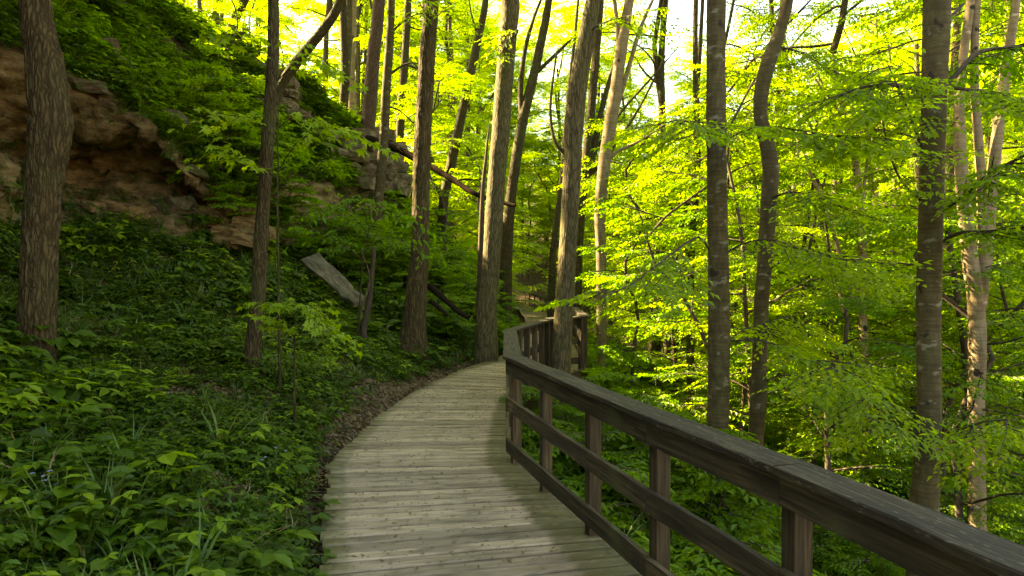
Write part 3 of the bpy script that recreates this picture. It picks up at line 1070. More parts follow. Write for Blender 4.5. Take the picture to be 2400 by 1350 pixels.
def shrub(seed, h=1.5, ns=12, per=6, lsc=.75, sc=.6):
    rg = np.random.default_rng(seed)
    c = Crown()
    for k in range(ns):
        lp = c.limb(limb_path(rg, (rg.normal(0, .08), rg.normal(0, .08), -.1), rg.uniform(0, 6.28), R(rg.uniform(35, 80)), h * rg.uniform(.6, 1.15), 4, .16, .03), .012, .004, 3)
        for q in range(per):
            u = .25 + .75 * (q + rg.random()) / per
            i = u * (len(lp) - 1); j = min(int(i), len(lp) - 2); pp = lp[j] + (lp[j + 1] - lp[j]) * (i - j)
            c.spray(pp, rg.uniform(0, 6.28), R(rg.uniform(-20, 10)), rg.normal(0, .2), sc * rg.uniform(.6, 1.2), rg, lsc)
    return c


UND = [understory(100 + k, h=[8, 7, 9, 6.5][k], z0=[1.0, .8, 1.5, .7][k], spread=[2.4, 2.2, 2.6, 2.3][k]).meshes('understory', M['beech'], M['bark_dark']) for k in range(4)]
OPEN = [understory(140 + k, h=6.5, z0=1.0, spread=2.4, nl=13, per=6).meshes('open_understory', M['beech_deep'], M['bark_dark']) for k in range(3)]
DENSE = [canopy(250 + k, nl=36, per=19, lsc=1.45).meshes('dense_canopy', M['beech_deep'], M['bark_mid']) for k in range(2)]  # crowns thickened to block sun, for the added trees above the cliff
FULL = [canopy(260 + k, h=12, nl=30, per=13, lsc=1.3).meshes('full_canopy', M['beech'], M['bark_mid']) for k in range(2)]
CAN = [canopy(200 + k).meshes('canopy', M['beech'], M['bark_mid']) for k in range(4)]
SHRF = [shrub(320 + k, h=[1.4, 1.2, 1.6][k], ns=14, per=7, lsc=1.0).meshes('bright_shrub', M['lit_leaf'], M['bark_dark']) for k in range(3)]
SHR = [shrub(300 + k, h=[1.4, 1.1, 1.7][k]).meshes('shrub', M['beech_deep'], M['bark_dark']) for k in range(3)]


def put_crown(parent, variant, loc, rz, sc, crown_name='crown', limb_name='limbs'):
    for nm, me in ((crown_name, variant[0]), (limb_name, variant[1])):
        o = link(nm, me, parent, loc)
        o.rotation_euler = (0, 0, rz)
        o.scale = sc if hasattr(sc, '__len__') else (sc,) * 3
        if nm == crown_name:
            o['kind'] = 'stuff'


# ------------------------------------------------------------------ the trees one can single out
def px_trunk(pts, Y, zend=None, flare=1.35, rscale=1.0):
    """photo trunk [(px, py, width px)] bottom to top -> world points and radii, run down to the ground and up to zend"""
    W, Rd = [], []
    for q in pts:
        px, py, wd = q[:3]
        y = q[3] if len(q) > 3 else Y
        W.append(np.array(P(px, py, y))); Rd.append(.9 * wd / 2 / F_PX * y * rscale / math.hypot(1, (px - 1200) / F_PX))
    return W, Rd


def finish_trunk(W, Rd, zend, flare, to_ground=True):
    if to_ground:
        d = W[0] - W[1]
        d = d / max(abs(d[2]), .05)
        g = surf(W[0][0], W[0][1])
        if g < W[0][2] - .03:
            k = W[0][2] - g
            foot = W[0] + np.array([d[0] * .3, d[1] * .3, -1]) * k
            g = surf(foot[0], foot[1])
            foot[2] = g
            W = [foot] + W; Rd = [Rd[0] * 1.05] + Rd
        f = W[0].copy(); f[2] -= .35
        W = [f] + W; Rd = [Rd[0] * 1.15] + Rd
    if zend is not None:
        d = norm(W[-1] - W[-2])
        d = norm(d + np.array([0, 0, .5]))
        k = 0
        z0 = W[-1][2]
        r0 = Rd[-1]
        n = 4
        if zend > z0 + .5:
            for q in range(1, n + 1):
                W = W + [W[-1] + d * (zend - z0) / n]; Rd = Rd + [r0 * (1 - .65 * q / n)]
                d = norm(d + np.array([0, 0, .25]) + rng.normal(0, .03, 3))
    return np.array(W), np.array(Rd)


def build_tube(W, Rd, sides, step, lump, seed, furrow=0.0, flare=1.0, ground=True):
    L = np.linalg.norm(np.diff(W, axis=0), axis=1).sum()
    n = max(5, int(L / step))
    c = catmull(np.column_stack([W, Rd]), n)
    pts, r = c[:, :3], np.maximum(c[:, 3], .004)
    if ground and flare > 1:
        hh = pts[:, 2] - (W[0][2] + .35)
        r = r * (1 + (flare - 1) * np.exp(-np.maximum(hh, 0) / .22))
    return tube(pts, r, sides, lump, 3.0 / max(1, Rd.max() * 4), seed, furrow)


TREES = {}


def tree(name, label, pts, Y, bark, cat='tree', group=None, zend=None, sides=14, step=.2, lump=.05, furrow=0.0, flare=1.35, limbs=(), crown=None, crown_sc=1.0, cz=None, limb_bark=None):
    W, Rd = px_trunk(pts, Y)
    if zend is None:
        zend = max(9.0, EYE + 650 / F_PX * Y + 5)
    W, Rd = finish_trunk(W, Rd, zend, flare)
    base = Vector(W[1])
    root = empty(name, base, label=label, cat=cat, group=group)
    V, Qd = build_tube(W, Rd, sides, step, lump, Y * 3.1, furrow, flare)
    link('trunk', mesh_np('trunk', V - np.array(base), [Qd], M[bark]), root)
    for lb in limbs:
        w, r = px_trunk(lb, Y)
        w = np.array(w); r = np.array(r)
        V, Qd = build_tube(w, r, 8, .15, .06, Y, 0, 1, False)
        link('limb', mesh_np('limb', V - np.array(base), [Qd], M[limb_bark or bark]), root)
    if crown is not None:
        zc = cz if cz is not None else EYE + 650 / F_PX * Y + 1.0
        k = int(np.argmin(np.abs(W[:, 2] - zc)))
        c = catmull(np.column_stack([W, Rd]), 60)
        k = int(np.argmin(np.abs(c[:, 2] - zc)))
        put_crown(root, CAN[crown % 4], Vector(c[k, :3]) - base, rng.uniform(0, 6.28), crown_sc)
    TREES[label] = root
    return root


T_BIGLEFT = tree('oak_tree', 'thick deeply furrowed trunk with a bulge standing alone at far left', [
    (84, 850, 112), (84, 790, 100), (90, 700, 92), (93, 560, 90), (105, 420, 98), (116, 310, 112), (116, 250, 108), (104, 150, 96), (90, 70, 86), (83, 0, 80)], 8,
    'bark_oak', sides=72, step=.045, lump=.05, furrow=.022, flare=1.3, crown=0, crown_sc=1.0, cz=6.3)
T_SLIM = tree('maple_tree', 'slim dark blotchy trunk behind a leafy sapling, between cliff and bank', [
    (590, 885, 42), (596, 780, 38), (606, 690, 36), (612, 560, 36), (620, 440, 34), (630, 300, 34), (637, 190, 31), (641, 90, 29), (641, 0, 27)], 9,
    'bark_mid', sides=28, step=.08, lump=.07, furrow=.008, crown=1, crown_sc=.8, cz=6.8)
tree('leaning_tree', 'short mossy trunk leaning right out of the cliff top', [
    (655, 210, 26, 19), (700, 140, 27, 19), (745, 85, 26, 19), (785, 30, 24, 19), (805, -30, 23, 19)], 19, 'bark_mid', sides=12, zend=13, flare=1.1, crown=2, crown_sc=.7)
tree('hilltop_tree', 'leaning trunk on the ridge left of the slim blotchy trunk', [
    (537, 118, 24), (540, 70, 24), (560, 25, 23), (576, -10, 22)], 21.5, 'bark_mid', zend=16, flare=1.2, crown=3, crown_sc=.8)
tree('hilltop_tree', 'pale straight trunk on the ridge, leftmost of the hilltop trees', [
    (424, 60, 20), (424, 20, 19), (425, -10, 19)], 24, 'bark_pale', zend=18, flare=1.1, crown=1, crown_sc=.8)
tree('pine_tree', 'grey straight trunk on the hilltop, right of the leaning mossy trunk', [
    (806, 275, 21), (812, 180, 20), (817, 100, 19), (818, 0, 18)], 27, 'bark_pale', crown=0, limbs=[[(815, 90, 6), (780, 95, 4), (750, 92, 2)]])
tree('cedar_tree', 'shaggy reddish trunk, widest on the hilltop behind the upper rocks', [
    (862, 305, 38), (868, 220, 36), (877, 120, 34), (886, 30, 32), (889, -10, 31)], 25, 'bark_red', sides=20, lump=.08, furrow=.01, crown=2)
tree('oak_tree', 'lichen-blotched thin trunk right of the shaggy reddish one, rising from the shrubs', [
    (884, 520, 27), (892, 420, 26), (900, 320, 25), (906, 200, 24), (914, 90, 22), (917, 0, 21)], 19, 'bark_patchy', sides=16, crown=3, crown_sc=.9,
    limbs=[[(908, 180, 8), (950, 150, 5), (990, 150, 3)], [(903, 250, 7), (935, 258, 4), (980, 300, 2)], [(912, 80, 7), (960, 40, 4), (1000, 30, 2)]], limb_bark='bark_dark')
tree('pine_tree', 'thin upright trunk with bare side twigs left of the thick dark trunk', [
    (930, 470, 23), (934, 380, 22), (941, 250, 22), (950, 120, 20), (957, 0, 18)], 28, 'bark_mid', crown=1,
    limbs=[[(946, 150, 7), (985, 160, 5), (1020, 152, 3)], [(940, 250, 6), (905, 235, 4), (870, 245, 2)], [(952, 60, 6), (990, 70, 4), (1015, 50, 2)]], limb_bark='bark_dark')
T_MIDL = tree('oak_tree', 'thick dark ridged trunk rising from the bank above the leaf litter', [
    (968, 795, 66), (972, 740, 56), (978, 660, 50), (984, 590, 47), (986, 500, 44), (988, 400, 43), (993, 280, 41), (1001, 140, 40), (1008, 50, 38), (1011, 0, 36)], 14,
    'bark_oak', sides=48, step=.07, lump=.04, furrow=.013, flare=1.4, crown=0)
tree('maple_tree', 'slender trunk leaning right between the two thick middle trunks', [
    (1038, 490, 25), (1050, 420, 26), (1073, 310, 25), (1092, 220, 24), (1112, 130, 22), (1132, 40, 18), (1138, 0, 17)], 27, 'bark_mid', crown=2,
    limbs=[[(1110, 140, 9), (1116, 80, 7), (1104, 30, 4), (1100, 0, 3)]])
T_MID = tree('tulip_tree', 'thick pale-sided trunk beside the path where the railing corner stands', [
    (1140, 790, 58), (1142, 720, 50), (1150, 640, 46), (1156, 540, 46), (1162, 440, 46), (1172, 320, 45), (1182, 200, 46), (1190, 90, 46), (1196, 30, 45), (1196, -5, 44)], 15.5,
    'bark_pale', sides=40, step=.08, lump=.05, furrow=.008, flare=1.45, crown=1)
tree('dead_sapling', 'black thin dead stem just left of the pale-sided trunk by the railing', [
    (1124, 730, 20), (1126, 640, 17), (1128, 540, 14), (1132, 440, 11), (1140, 360, 7)], 16.2, 'bark_dark', zend=5.5, flare=1.05)
tree('maple_tree', 'forking grey trunk half hidden right behind the pale-sided trunk', [
    (1186, 650, 32), (1189, 560, 30), (1198, 460, 28), (1212, 360, 27), (1228, 270, 26), (1250, 180, 24), (1270, 90, 22), (1282, 30, 20)], 24, 'bark_mid', crown=3,
    limbs=[[(1225, 280, 16), (1220, 210, 14), (1230, 120, 11), (1252, 40, 8), (1268, 0, 6)], [(1252, 175, 12), (1300, 130, 9), (1350, 80, 6), (1380, 60, 4)]])
T_FRONT = tree('tulip_tree', 'tall smooth grey-brown trunk standing in front of the bending railing', [
    (1313, 880, 52), (1317, 800, 50), (1324, 700, 47), (1330, 600, 46), (1336, 500, 45), (1341, 400, 46), (1346, 300, 46), (1357, 190, 46), (1372, 100, 43), (1386, 20, 38), (1390, -5, 37)], 12.4,
    'bark_pale', sides=40, step=.08, lump=.04, furrow=.006, flare=1.3, crown=2, crown_sc=.9)
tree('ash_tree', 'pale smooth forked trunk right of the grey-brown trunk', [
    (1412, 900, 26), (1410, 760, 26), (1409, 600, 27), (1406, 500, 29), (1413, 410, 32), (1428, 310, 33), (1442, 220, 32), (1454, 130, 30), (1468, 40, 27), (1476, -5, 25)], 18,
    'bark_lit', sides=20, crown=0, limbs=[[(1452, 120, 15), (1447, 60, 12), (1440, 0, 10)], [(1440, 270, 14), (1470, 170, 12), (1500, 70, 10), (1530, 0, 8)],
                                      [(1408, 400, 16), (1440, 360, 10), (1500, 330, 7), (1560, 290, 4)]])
tree('ash_tree', 'dark many-limbed tree spreading behind the grey-brown trunk', [
    (1352, 640, 28), (1356, 540, 28), (1362, 470, 27), (1370, 415, 26)], 21, 'bark_mid', zend=None, crown=1,
    limbs=[[(1370, 420, 20), (1392, 350, 17), (1412, 250, 14), (1440, 150, 11), (1470, 60, 8)], [(1368, 420, 15), (1400, 390, 12), (1440, 340, 9), (1500, 250, 6), (1560, 130, 4)],
           [(1362, 450, 14), (1330, 370, 12), (1300, 330, 9), (1290, 250, 7), (1305, 120, 5)], [(1385, 370, 10), (1450, 270, 7), (1520, 190, 5), (1590, 110, 3)]])
tree('beech_tree', 'thin straight dark trunk left of the lichen-spotted one', [
    (1619, 960, 21), (1618, 800, 20), (1619, 640, 19), (1626, 520, 19), (1634, 400, 18), (1634, 300, 17), (1630, 180, 15), (1630, 60, 13), (1631, 0, 13)], 16, 'bark_mid', sides=14, crown=2, crown_sc=.8,
    limbs=[[(1622, 440, 13), (1605, 500, 14), (1590, 560, 13), (1578, 640, 12)]])
T_SPOT = tree('beech_tree', 'stout straight trunk spotted with pale lichen and lit on its left side', [
    (1678, 1300, 62), (1679, 1150, 58), (1682, 1000, 57), (1685, 850, 58), (1685, 700, 57), (1682, 540, 55), (1680, 400, 53), (1678, 250, 51), (1678, 100, 50), (1679, 0, 50)], 8.4,
    'bark_patchy', sides=44, step=.06, lump=.035, flare=1.15, crown=3, crown_sc=.9, cz=6.6)
T_CURVE = tree('beech_tree', 'crooked S-curved trunk right of the lichen-spotted trunk', [
    (1752, 1290, 48), (1766, 1100, 45), (1776, 960, 44), (1780, 840, 41), (1784, 720, 39), (1794, 600, 40), (1800, 500, 42), (1806, 410, 42), (1800, 345, 40), (1784, 280, 36), (1784, 220, 37), (1800, 150, 40), (1822, 90, 36), (1840, 30, 33), (1846, -5, 32)], 10,
    'bark_beech', sides=32, step=.07, lump=.06, flare=1.2, crown=0, crown_sc=.8, cz=7.0)
tree('beech_tree', 'slender sunlit trunk with steep forking limbs between crooked and dark right trunks', [
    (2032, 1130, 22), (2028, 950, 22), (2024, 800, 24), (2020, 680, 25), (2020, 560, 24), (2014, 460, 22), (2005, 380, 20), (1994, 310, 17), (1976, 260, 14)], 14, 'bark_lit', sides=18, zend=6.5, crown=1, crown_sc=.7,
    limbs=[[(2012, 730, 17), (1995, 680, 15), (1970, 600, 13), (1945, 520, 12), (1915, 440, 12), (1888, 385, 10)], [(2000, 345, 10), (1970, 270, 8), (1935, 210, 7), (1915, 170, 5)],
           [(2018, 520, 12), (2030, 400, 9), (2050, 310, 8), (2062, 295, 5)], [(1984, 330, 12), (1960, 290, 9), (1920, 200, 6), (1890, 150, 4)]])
T_RIGHT = tree('beech_tree', 'thickest dark smooth trunk at right with long bare branches', [
    (2166, 1190, 84), (2172, 1100, 72), (2178, 960, 67), (2176, 800, 66), (2178, 640, 67), (2182, 480, 68), (2186, 330, 68), (2190, 200, 70), (2194, 80, 74), (2195, -5, 75)], 8,
    'bark_beech', sides=48, step=.06, lump=.035, flare=1.12, crown=1, crown_sc=.9, cz=6.6)
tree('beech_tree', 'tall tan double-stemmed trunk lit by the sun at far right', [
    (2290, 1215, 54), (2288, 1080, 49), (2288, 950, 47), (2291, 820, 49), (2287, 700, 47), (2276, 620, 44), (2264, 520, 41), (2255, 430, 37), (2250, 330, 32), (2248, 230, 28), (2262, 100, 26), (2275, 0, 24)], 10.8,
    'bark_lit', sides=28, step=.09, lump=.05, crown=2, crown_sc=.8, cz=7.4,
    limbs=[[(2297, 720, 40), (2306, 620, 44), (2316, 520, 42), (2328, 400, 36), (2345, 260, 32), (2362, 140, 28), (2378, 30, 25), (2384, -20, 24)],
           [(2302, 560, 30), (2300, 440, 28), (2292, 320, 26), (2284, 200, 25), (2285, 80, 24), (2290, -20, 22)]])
tree('beech_tree', 'small dark Y-forked stem low behind the slender sunlit trunk', [
    (1952, 960, 22), (1953, 860, 21), (1954, 790, 20), (1948, 700, 17), (1932, 620, 13), (1905, 560, 9)], 19, 'bark_mid', zend=4.5, flare=1.1,
    limbs=[[(1956, 780, 18), (1975, 730, 16), (1998, 690, 13), (2010, 640, 8)]])
tree('maple_tree', 'dark slanting trunk lit in patches between the pale forked and straight dark trunks', [
    (1522, 870, 22), (1535, 760, 21), (1548, 660, 20), (1566, 560, 19), (1590, 470, 16), (1612, 420, 12)], 21, 'bark_mid', crown=3)
tree('maple_tree', 'short dark stem standing in shade left of the straight thin trunk', [
    (1574, 920, 20), (1580, 830, 19), (1592, 720, 18), (1606, 600, 16)], 19, 'bark_mid', crown=0)
tree('oak_tree', 'dim trunk behind the far bend of the path, left of the grey-brown trunk', [
    (1292, 760, 22), (1293, 680, 20), (1296, 600, 18), (1304, 520, 15), (1316, 420, 12)], 30, 'bark_mid', crown=1)

# ------------------------------------------------------------------ leaf shapes built singly
def leaf_ovate(fold=.12, w=.52, name='leaf', mat='beech'):
    V = [(0, 0, 0), (.34, 0, -.02), (.7, 0, -.06), (1, 0, -.16),
         (.2, w * .36, fold * .5), (.5, w * .5, fold * .6), (.8, w * .27, fold * .1 - .05),
         (.2, -w * .36, fold * .5), (.5, -w * .5, fold * .6), (.8, -w * .27, fold * .1 - .05)]
    T = [(0, 1, 4), (1, 5, 4), (1, 2, 5), (2, 6, 5), (2, 3, 6), (0, 7, 1), (1, 7, 8), (1, 8, 2), (2, 8, 9), (2, 9, 3)]
    return mesh_np(name, V, [np.array(T)], M[mat], True)


def leaf_palmate(name='leaf', mat='maple', k=0):
    rg = np.random.default_rng(k)
    pol = [(-105, .32), (-78, .62), (-58, .40), (-38, .84), (-18, .5), (0, 1.0), (18, .5), (38, .84), (58, .40), (78, .62), (105, .32)]
    V = [(0, 0, 0)]
    for a, r in pol:
        r *= rg.uniform(.9, 1.1)
        V.append((r * math.cos(R(a)), r * math.sin(R(a)), -.16 * r * r + .05 * abs(math.sin(R(a) * 2.2))))
    T = [(0, i, i + 1) for i in range(1, len(pol))]
    return mesh_np(name, V, [np.array(T)], M[mat], False)


LEAF_B = [leaf_ovate(f, w_, mat='beech') for f, w_ in ((.1, .5), (.16, .56), (.06, .48))]
LEAF_D = [leaf_ovate(f, w_, mat='beech_deep') for f, w_ in ((.1, .5), (.16, .56))]
LEAF_M = [leaf_palmate(k=k) for k in range(3)]


def hang_leaf(parent, pmat_inv, meshes, p, d, size, rg, up=None):
    d = norm(np.array(d, float))
    u = np.array([rg.normal(0, .35), rg.normal(0, .35), 1.0]) if up is None else np.array(up, float)
    u = norm(u - d * (u @ d))
    s = np.cross(u, d)
    o = bpy.data.objects.new('leaf', meshes[rg.integers(len(meshes))])
    C.objects.link(o)
    o.parent = parent
    m = Matrix(((d[0] * size, s[0] * size, u[0] * size, p[0]), (d[1] * size, s[1] * size, u[1] * size, p[1]), (d[2] * size, s[2] * size, u[2] * size, p[2]), (0, 0, 0, 1)))
    o.matrix_basis = pmat_inv @ m
    return o


def leafy_branch(root, path, r0, r1, leafm, nleaf, size, seed, twigs=5, twl=.55, bark='bark_dark', bare=.2, hang=.75, sprays=0):
    """branch of a tree: own mesh with twigs; leaves are its sub-parts"""
    rg = np.random.default_rng(seed)
    path = np.array([np.array(P(*q)) for q in path])
    base = np.array(root.location)
    g = Geo()
    c = catmull(path, 14)
    V, Qd = tube(c - base, np.linspace(r0, r1, len(c)), 6, .1, 6)
    g.add(V, Qd)
    lines = [(c, bare)]
    for k in range(twigs):
        t = bare + (1 - bare) * (k + .5 * rg.random()) / max(twigs, 1)
        i = min(int(t * (len(c) - 1)), len(c) - 2)
        dd = norm(c[i + 1] - c[i])
        side = norm(np.cross(dd, [0, 0, 1])) * (1 if k % 2 else -1)
        v = norm(dd * .7 + side * rg.uniform(.3, .9) + np.array([0, 0, rg.uniform(-.35, .15)]))
        l = twl * rg.uniform(.6, 1.2)
        q = np.array([c[i] + v * l * u + np.array([0, 0, -.12 * l * u * u]) for u in np.linspace(0, 1, 5)])
        V, Qd = tube(q - base, np.linspace(max(r1, .004), .002, 5), 4)
        g.add(V, Qd)
        lines.append((q, .1))
    if sprays:
        cr = Crown()
        for k in range(sprays):
            t = .34 + .66 * (k + rg.random()) / sprays
            i = min(int(t * (len(c) - 1)), len(c) - 2)
            dd = norm(c[i + 1] - c[i])
            cr.spray(c[i] - base, math.atan2(dd[1], dd[0]) + (1 if k % 2 else -1) * R(rg.uniform(15, 75)), R(rg.uniform(0, 28)), rg.normal(0, .2), rg.uniform(.6, 1.1), rg, 1.0, True)
        lm, tm = cr.meshes('branch_sprays', M['beech_deep'] if leafm is LEAF_D else M['beech'], M['bark_dark'])
        link('foliage', lm, root)['kind'] = 'stuff'
        link('twigs', tm, root)
    b = link('branch', g.mesh('branch', M[bark]), root)
    lens = np.array([np.linalg.norm(np.diff(l, axis=0), axis=1).sum() * (1 - t0) for l, t0 in lines])
    cnt = np.maximum(1, np.round(nleaf * lens / lens.sum()).astype(int))
    inv = Matrix.Translation(-root.location)
    for (l, t0), m in zip(lines, cnt):
        for q in range(m):
            t = t0 + (1 - t0) * (q + .5 * rg.random()) / m
            x = t * (len(l) - 1); i = min(int(x), len(l) - 2)
            p = l[i] + (l[i + 1] - l[i]) * (x - i)
            dd = norm(l[i + 1] - l[i])
            side = norm(np.cross(dd, [0, 0, 1])) * (1 if q % 2 else -1)
            v = dd * .5 + side * .55 + np.array([0, 0, -hang * rg.uniform(.5, 1.3)])
            hang_leaf(b, inv, leafm, p, v, size * rg.uniform(.65, 1.2), rg)
    return b


# branches of the thick right trunk
leafy_branch(T_RIGHT, [(2170, 218, 8), (2110, 200, 7.9), (2060, 200, 7.8), (2010, 208, 7.6), (1962, 226, 7.4)], .03, .008, LEAF_B, 46, .085, 1, 7, .6, bare=.1, sprays=9)
leafy_branch(T_RIGHT, [(2215, 205, 8), (2250, 165, 8), (2290, 125, 8.1), (2350, 112, 8.2), (2420, 105, 8.2)], .034, .014, LEAF_D, 36, .085, 2, 6, .7, sprays=9)
leafy_branch(T_RIGHT, [(2215, 205, 8), (2280, 212, 7.6), (2340, 232, 7.3), (2420, 262, 7.0)], .024, .008, LEAF_B, 34, .085, 3, 6, .6, sprays=9)
leafy_branch(T_RIGHT, [(2210, 495, 8), (2245, 470, 7.8), (2320, 408, 7.4), (2420, 355, 7.0)], .028, .014, LEAF_B, 40, .085, 4, 6, .6, sprays=9)
leafy_branch(T_RIGHT, [(2208, 568, 8), (2250, 546, 7.8), (2320, 542, 7.6), (2420, 530, 7.3)], .026, .010, LEAF_B, 36, .085, 5, 6, .6, sprays=9)
leafy_branch(T_RIGHT, [(2205, 1035, 8), (2240, 1015, 7.7), (2300, 990, 7.3), (2360, 985, 7.0)], .022, .006, LEAF_B, 26, .09, 6, 5, .5, sprays=9)
leafy_branch(T_RIGHT, [(2160, 345, 8), (2135, 275, 7.8), (2110, 215, 7.8), (2080, 150, 7.6)], .018, .006, LEAF_B, 26, .085, 7, 5, .5, sprays=9)
leafy_branch(T_RIGHT, [(2158, 470, 8), (2110, 420, 7.7), (2080, 340, 7.5), (2060, 230, 7.3)], .016, .005, LEAF_B, 28, .085, 8, 5, .5, sprays=9)
leafy_branch(T_RIGHT, [(2150, 1058, 8), (2090, 1000, 7.6), (2040, 935, 7.2), (2000, 880, 6.9), (1950, 850, 6.6)], .016, .005, LEAF_B, 36, .085, 9, 6, .5, sprays=9)
# branches of the lichen-spotted trunk
leafy_branch(T_SPOT, [(1662, 585, 8.3), (1640, 556, 8.0), (1600, 575, 7.6), (1540, 622, 7.1), (1470, 672, 6.7), (1385, 706, 6.3)], .016, .004, LEAF_B, 70, .085, 11, 9, .4, sprays=5)
leafy_branch(T_SPOT, [(1706, 800, 8.4), (1770, 797, 8.2), (1830, 812, 8.0), (1905, 842, 7.8), (1990, 850, 7.6)], .014, .005, LEAF_B, 50, .085, 12, 8, .55, sprays=9)
leafy_branch(T_SPOT, [(1704, 592, 8.4), (1745, 570, 8.2), (1810, 562, 8.0), (1900, 592, 7.7), (1980, 610, 7.4)], .012, .004, LEAF_B, 50, .085, 13, 8, .55, sprays=9)
leafy_branch(T_SPOT, [(1662, 355, 8.3), (1648, 305, 8.0), (1620, 288, 7.7), (1580, 282, 7.4)], .013, .004, LEAF_B, 30, .09, 14, 5, .4, bare=.4, sprays=9)
leafy_branch(T_SPOT, [(1700, 330, 8.4), (1760, 300, 8.0), (1830, 300, 7.7), (1900, 310, 7.4), (1980, 320, 7.2)], .013, .004, LEAF_B, 56, .09, 15, 8, .5, sprays=9)
leafy_branch(T_SPOT, [(1704, 800, 8.4), (1740, 775, 8.5), (1790, 757, 8.6), (1850, 740, 8.7)], .010, .003, LEAF_B, 24, .085, 16, 4, .4, sprays=9)
# branches of the crooked trunk
leafy_branch(T_CURVE, [(1800, 470, 10), (1850, 450, 9.6), (1910, 460, 9.2), (1980, 490, 8.8)], .016, .005, LEAF_B, 44, .085, 21, 7, .6, sprays=9)
leafy_branch(T_CURVE, [(1790, 640, 10), (1840, 610, 9.8), (1910, 600, 9.6), (2000, 640, 9.4)], .016, .005, LEAF_B, 44, .085, 22, 7, .6, sprays=9)
leafy_branch(T_CURVE, [(1785, 900, 10), (1830, 880, 9.8), (1900, 890, 9.6), (1960, 930, 9.3)], .014, .005, LEAF_B, 40, .085, 23, 6, .6, sprays=9)
leafy_branch(T_CURVE, [(1815, 110, 10), (1870, 120, 9.8), (1940, 160, 9.5), (2010, 190, 9.2)], .016, .005, LEAF_B, 44, .085, 24, 7, .6, sprays=9)
# leaf tufts on the middle trunks
leafy_branch(T_FRONT, [(1370, 90, 12.4), (1400, 60, 12.2), (1460, 40, 12.0), (1520, 30, 11.8)], .02, .005, LEAF_B, 30, .09, 31, 5, .6, sprays=4)
leafy_branch(T_MID, [(1200, 100, 15.5), (1215, 70, 15.2), (1190, 90, 15), (1170, 140, 14.8)], .02, .005, LEAF_B, 30, .10, 32, 5, .5, sprays=4)
leafy_branch(T_MIDL, [(1010, 40, 14), (1000, 20, 13.6), (1010, 10, 13.4), (1020, 25, 13.2)], .02, .005, LEAF_B, 24, .10, 33, 5, .4, sprays=4)

# maple saplings at the slim trunk
def maple_sapling(label, base_px, Y, tiers, seed, leafm=None, size=.115, twl=.7):
    rg = np.random.default_rng(seed)
    b = P(base_px[0], base_px[1], Y)
    g = surf(b.x, b.y)
    root = empty('maple_sapling', (b.x, b.y, g), label=label, cat='sapling', group='young maples on the bank')
    top = P(tiers[-1][0][0], tiers[-1][0][1], tiers[-1][0][2])
    st = np.array([[0, 0, -.2]] + [list(P(*t[0]) - root.location) for t in tiers])
    st = st[np.argsort(st[:, 2])]
    V, Qd = tube(catmull(st, 16), np.linspace(.022, .006, 16), 6, .1, 5)
    link('stem', mesh_np('stem', V, [Qd], M['bark_mid']), root)
    for k, t in enumerate(tiers):
        leafy_branch(root, t, .008, .003, leafm or LEAF_M, 48, size, seed * 10 + k, 9, twl, bark='bark_mid', bare=.25, hang=.45)
    return root


maple_sapling('yellow-green maple sapling with layered sprays in front of slim blotchy trunk', (655, 640), 8.6, [
    [(650, 420, 8.6), (610, 390, 8.4), (560, 365, 8.2), (520, 345, 8.0)], [(652, 400, 8.6), (700, 330, 8.4), (760, 300, 8.2), (830, 310, 8.0)],
    [(650, 330, 8.6), (600, 280, 8.4), (540, 270, 8.2), (480, 262, 8.0)], [(652, 300, 8.6), (690, 275, 8.4), (740, 280, 8.2), (790, 295, 8.0)],
    [(650, 190, 8.6), (690, 150, 8.4), (730, 140, 8.2), (770, 150, 8.0)], [(648, 180, 8.6), (610, 130, 8.4), (570, 90, 8.2), (530, 80, 8.0)]], 3)
maple_sapling('bright small maple seedling on the bank between slim trunk and path', (690, 860), 7.8, [
    [(690, 790, 7.8), (660, 760, 7.6), (625, 740, 7.5)], [(692, 770, 7.8), (740, 750, 7.6), (790, 790, 7.4)], [(690, 740, 7.8), (670, 720, 7.7), (640, 715, 7.5)],
    [(692, 735, 7.8), (720, 715, 7.6), (765, 745, 7.5)]], 4, size=.09, twl=.36)
maple_sapling('broad deep-green maple sapling in front of the thick ridged trunk', (835, 800), 12.5, [
    [(850, 610, 12.4), (800, 570, 12), (740, 540, 11.6), (690, 530, 11.3)], [(855, 590, 12.4), (900, 560, 12.2), (960, 570, 11.8), (1000, 600, 11.5)],
    [(862, 550, 12.4), (830, 510, 12.1), (790, 490, 11.8), (740, 500, 11.5)], [(865, 540, 12.4), (900, 500, 12.2), (950, 500, 12), (1000, 540, 11.8)],
    [(868, 520, 12.4), (865, 480, 12.1), (880, 470, 11.8), (920, 480, 11.5)], [(860, 520, 12.4), (840, 470, 12.2), (810, 470, 12), (770, 480, 11.8)]], 5, LEAF_D, .13)

# ------------------------------------------------------------------ thicket of young beeches and tall trunks behind
def near_walk(x, y, m):
    for k in range(len(SEC) - 1):
        a = (np.array(SEC[k][0]) + np.array(SEC[k][1])) / 2
        b = (np.array(SEC[k + 1][0]) + np.array(SEC[k + 1][1])) / 2
        t = np.clip(((x - a[0]) * (b[0] - a[0]) + (y - a[1]) * (b[1] - a[1])) / ((b - a) @ (b - a)), 0, 1)
        q = a + (b - a) * t
        if math.hypot(x - q[0], y - q[1]) < m:
            return True
    return False


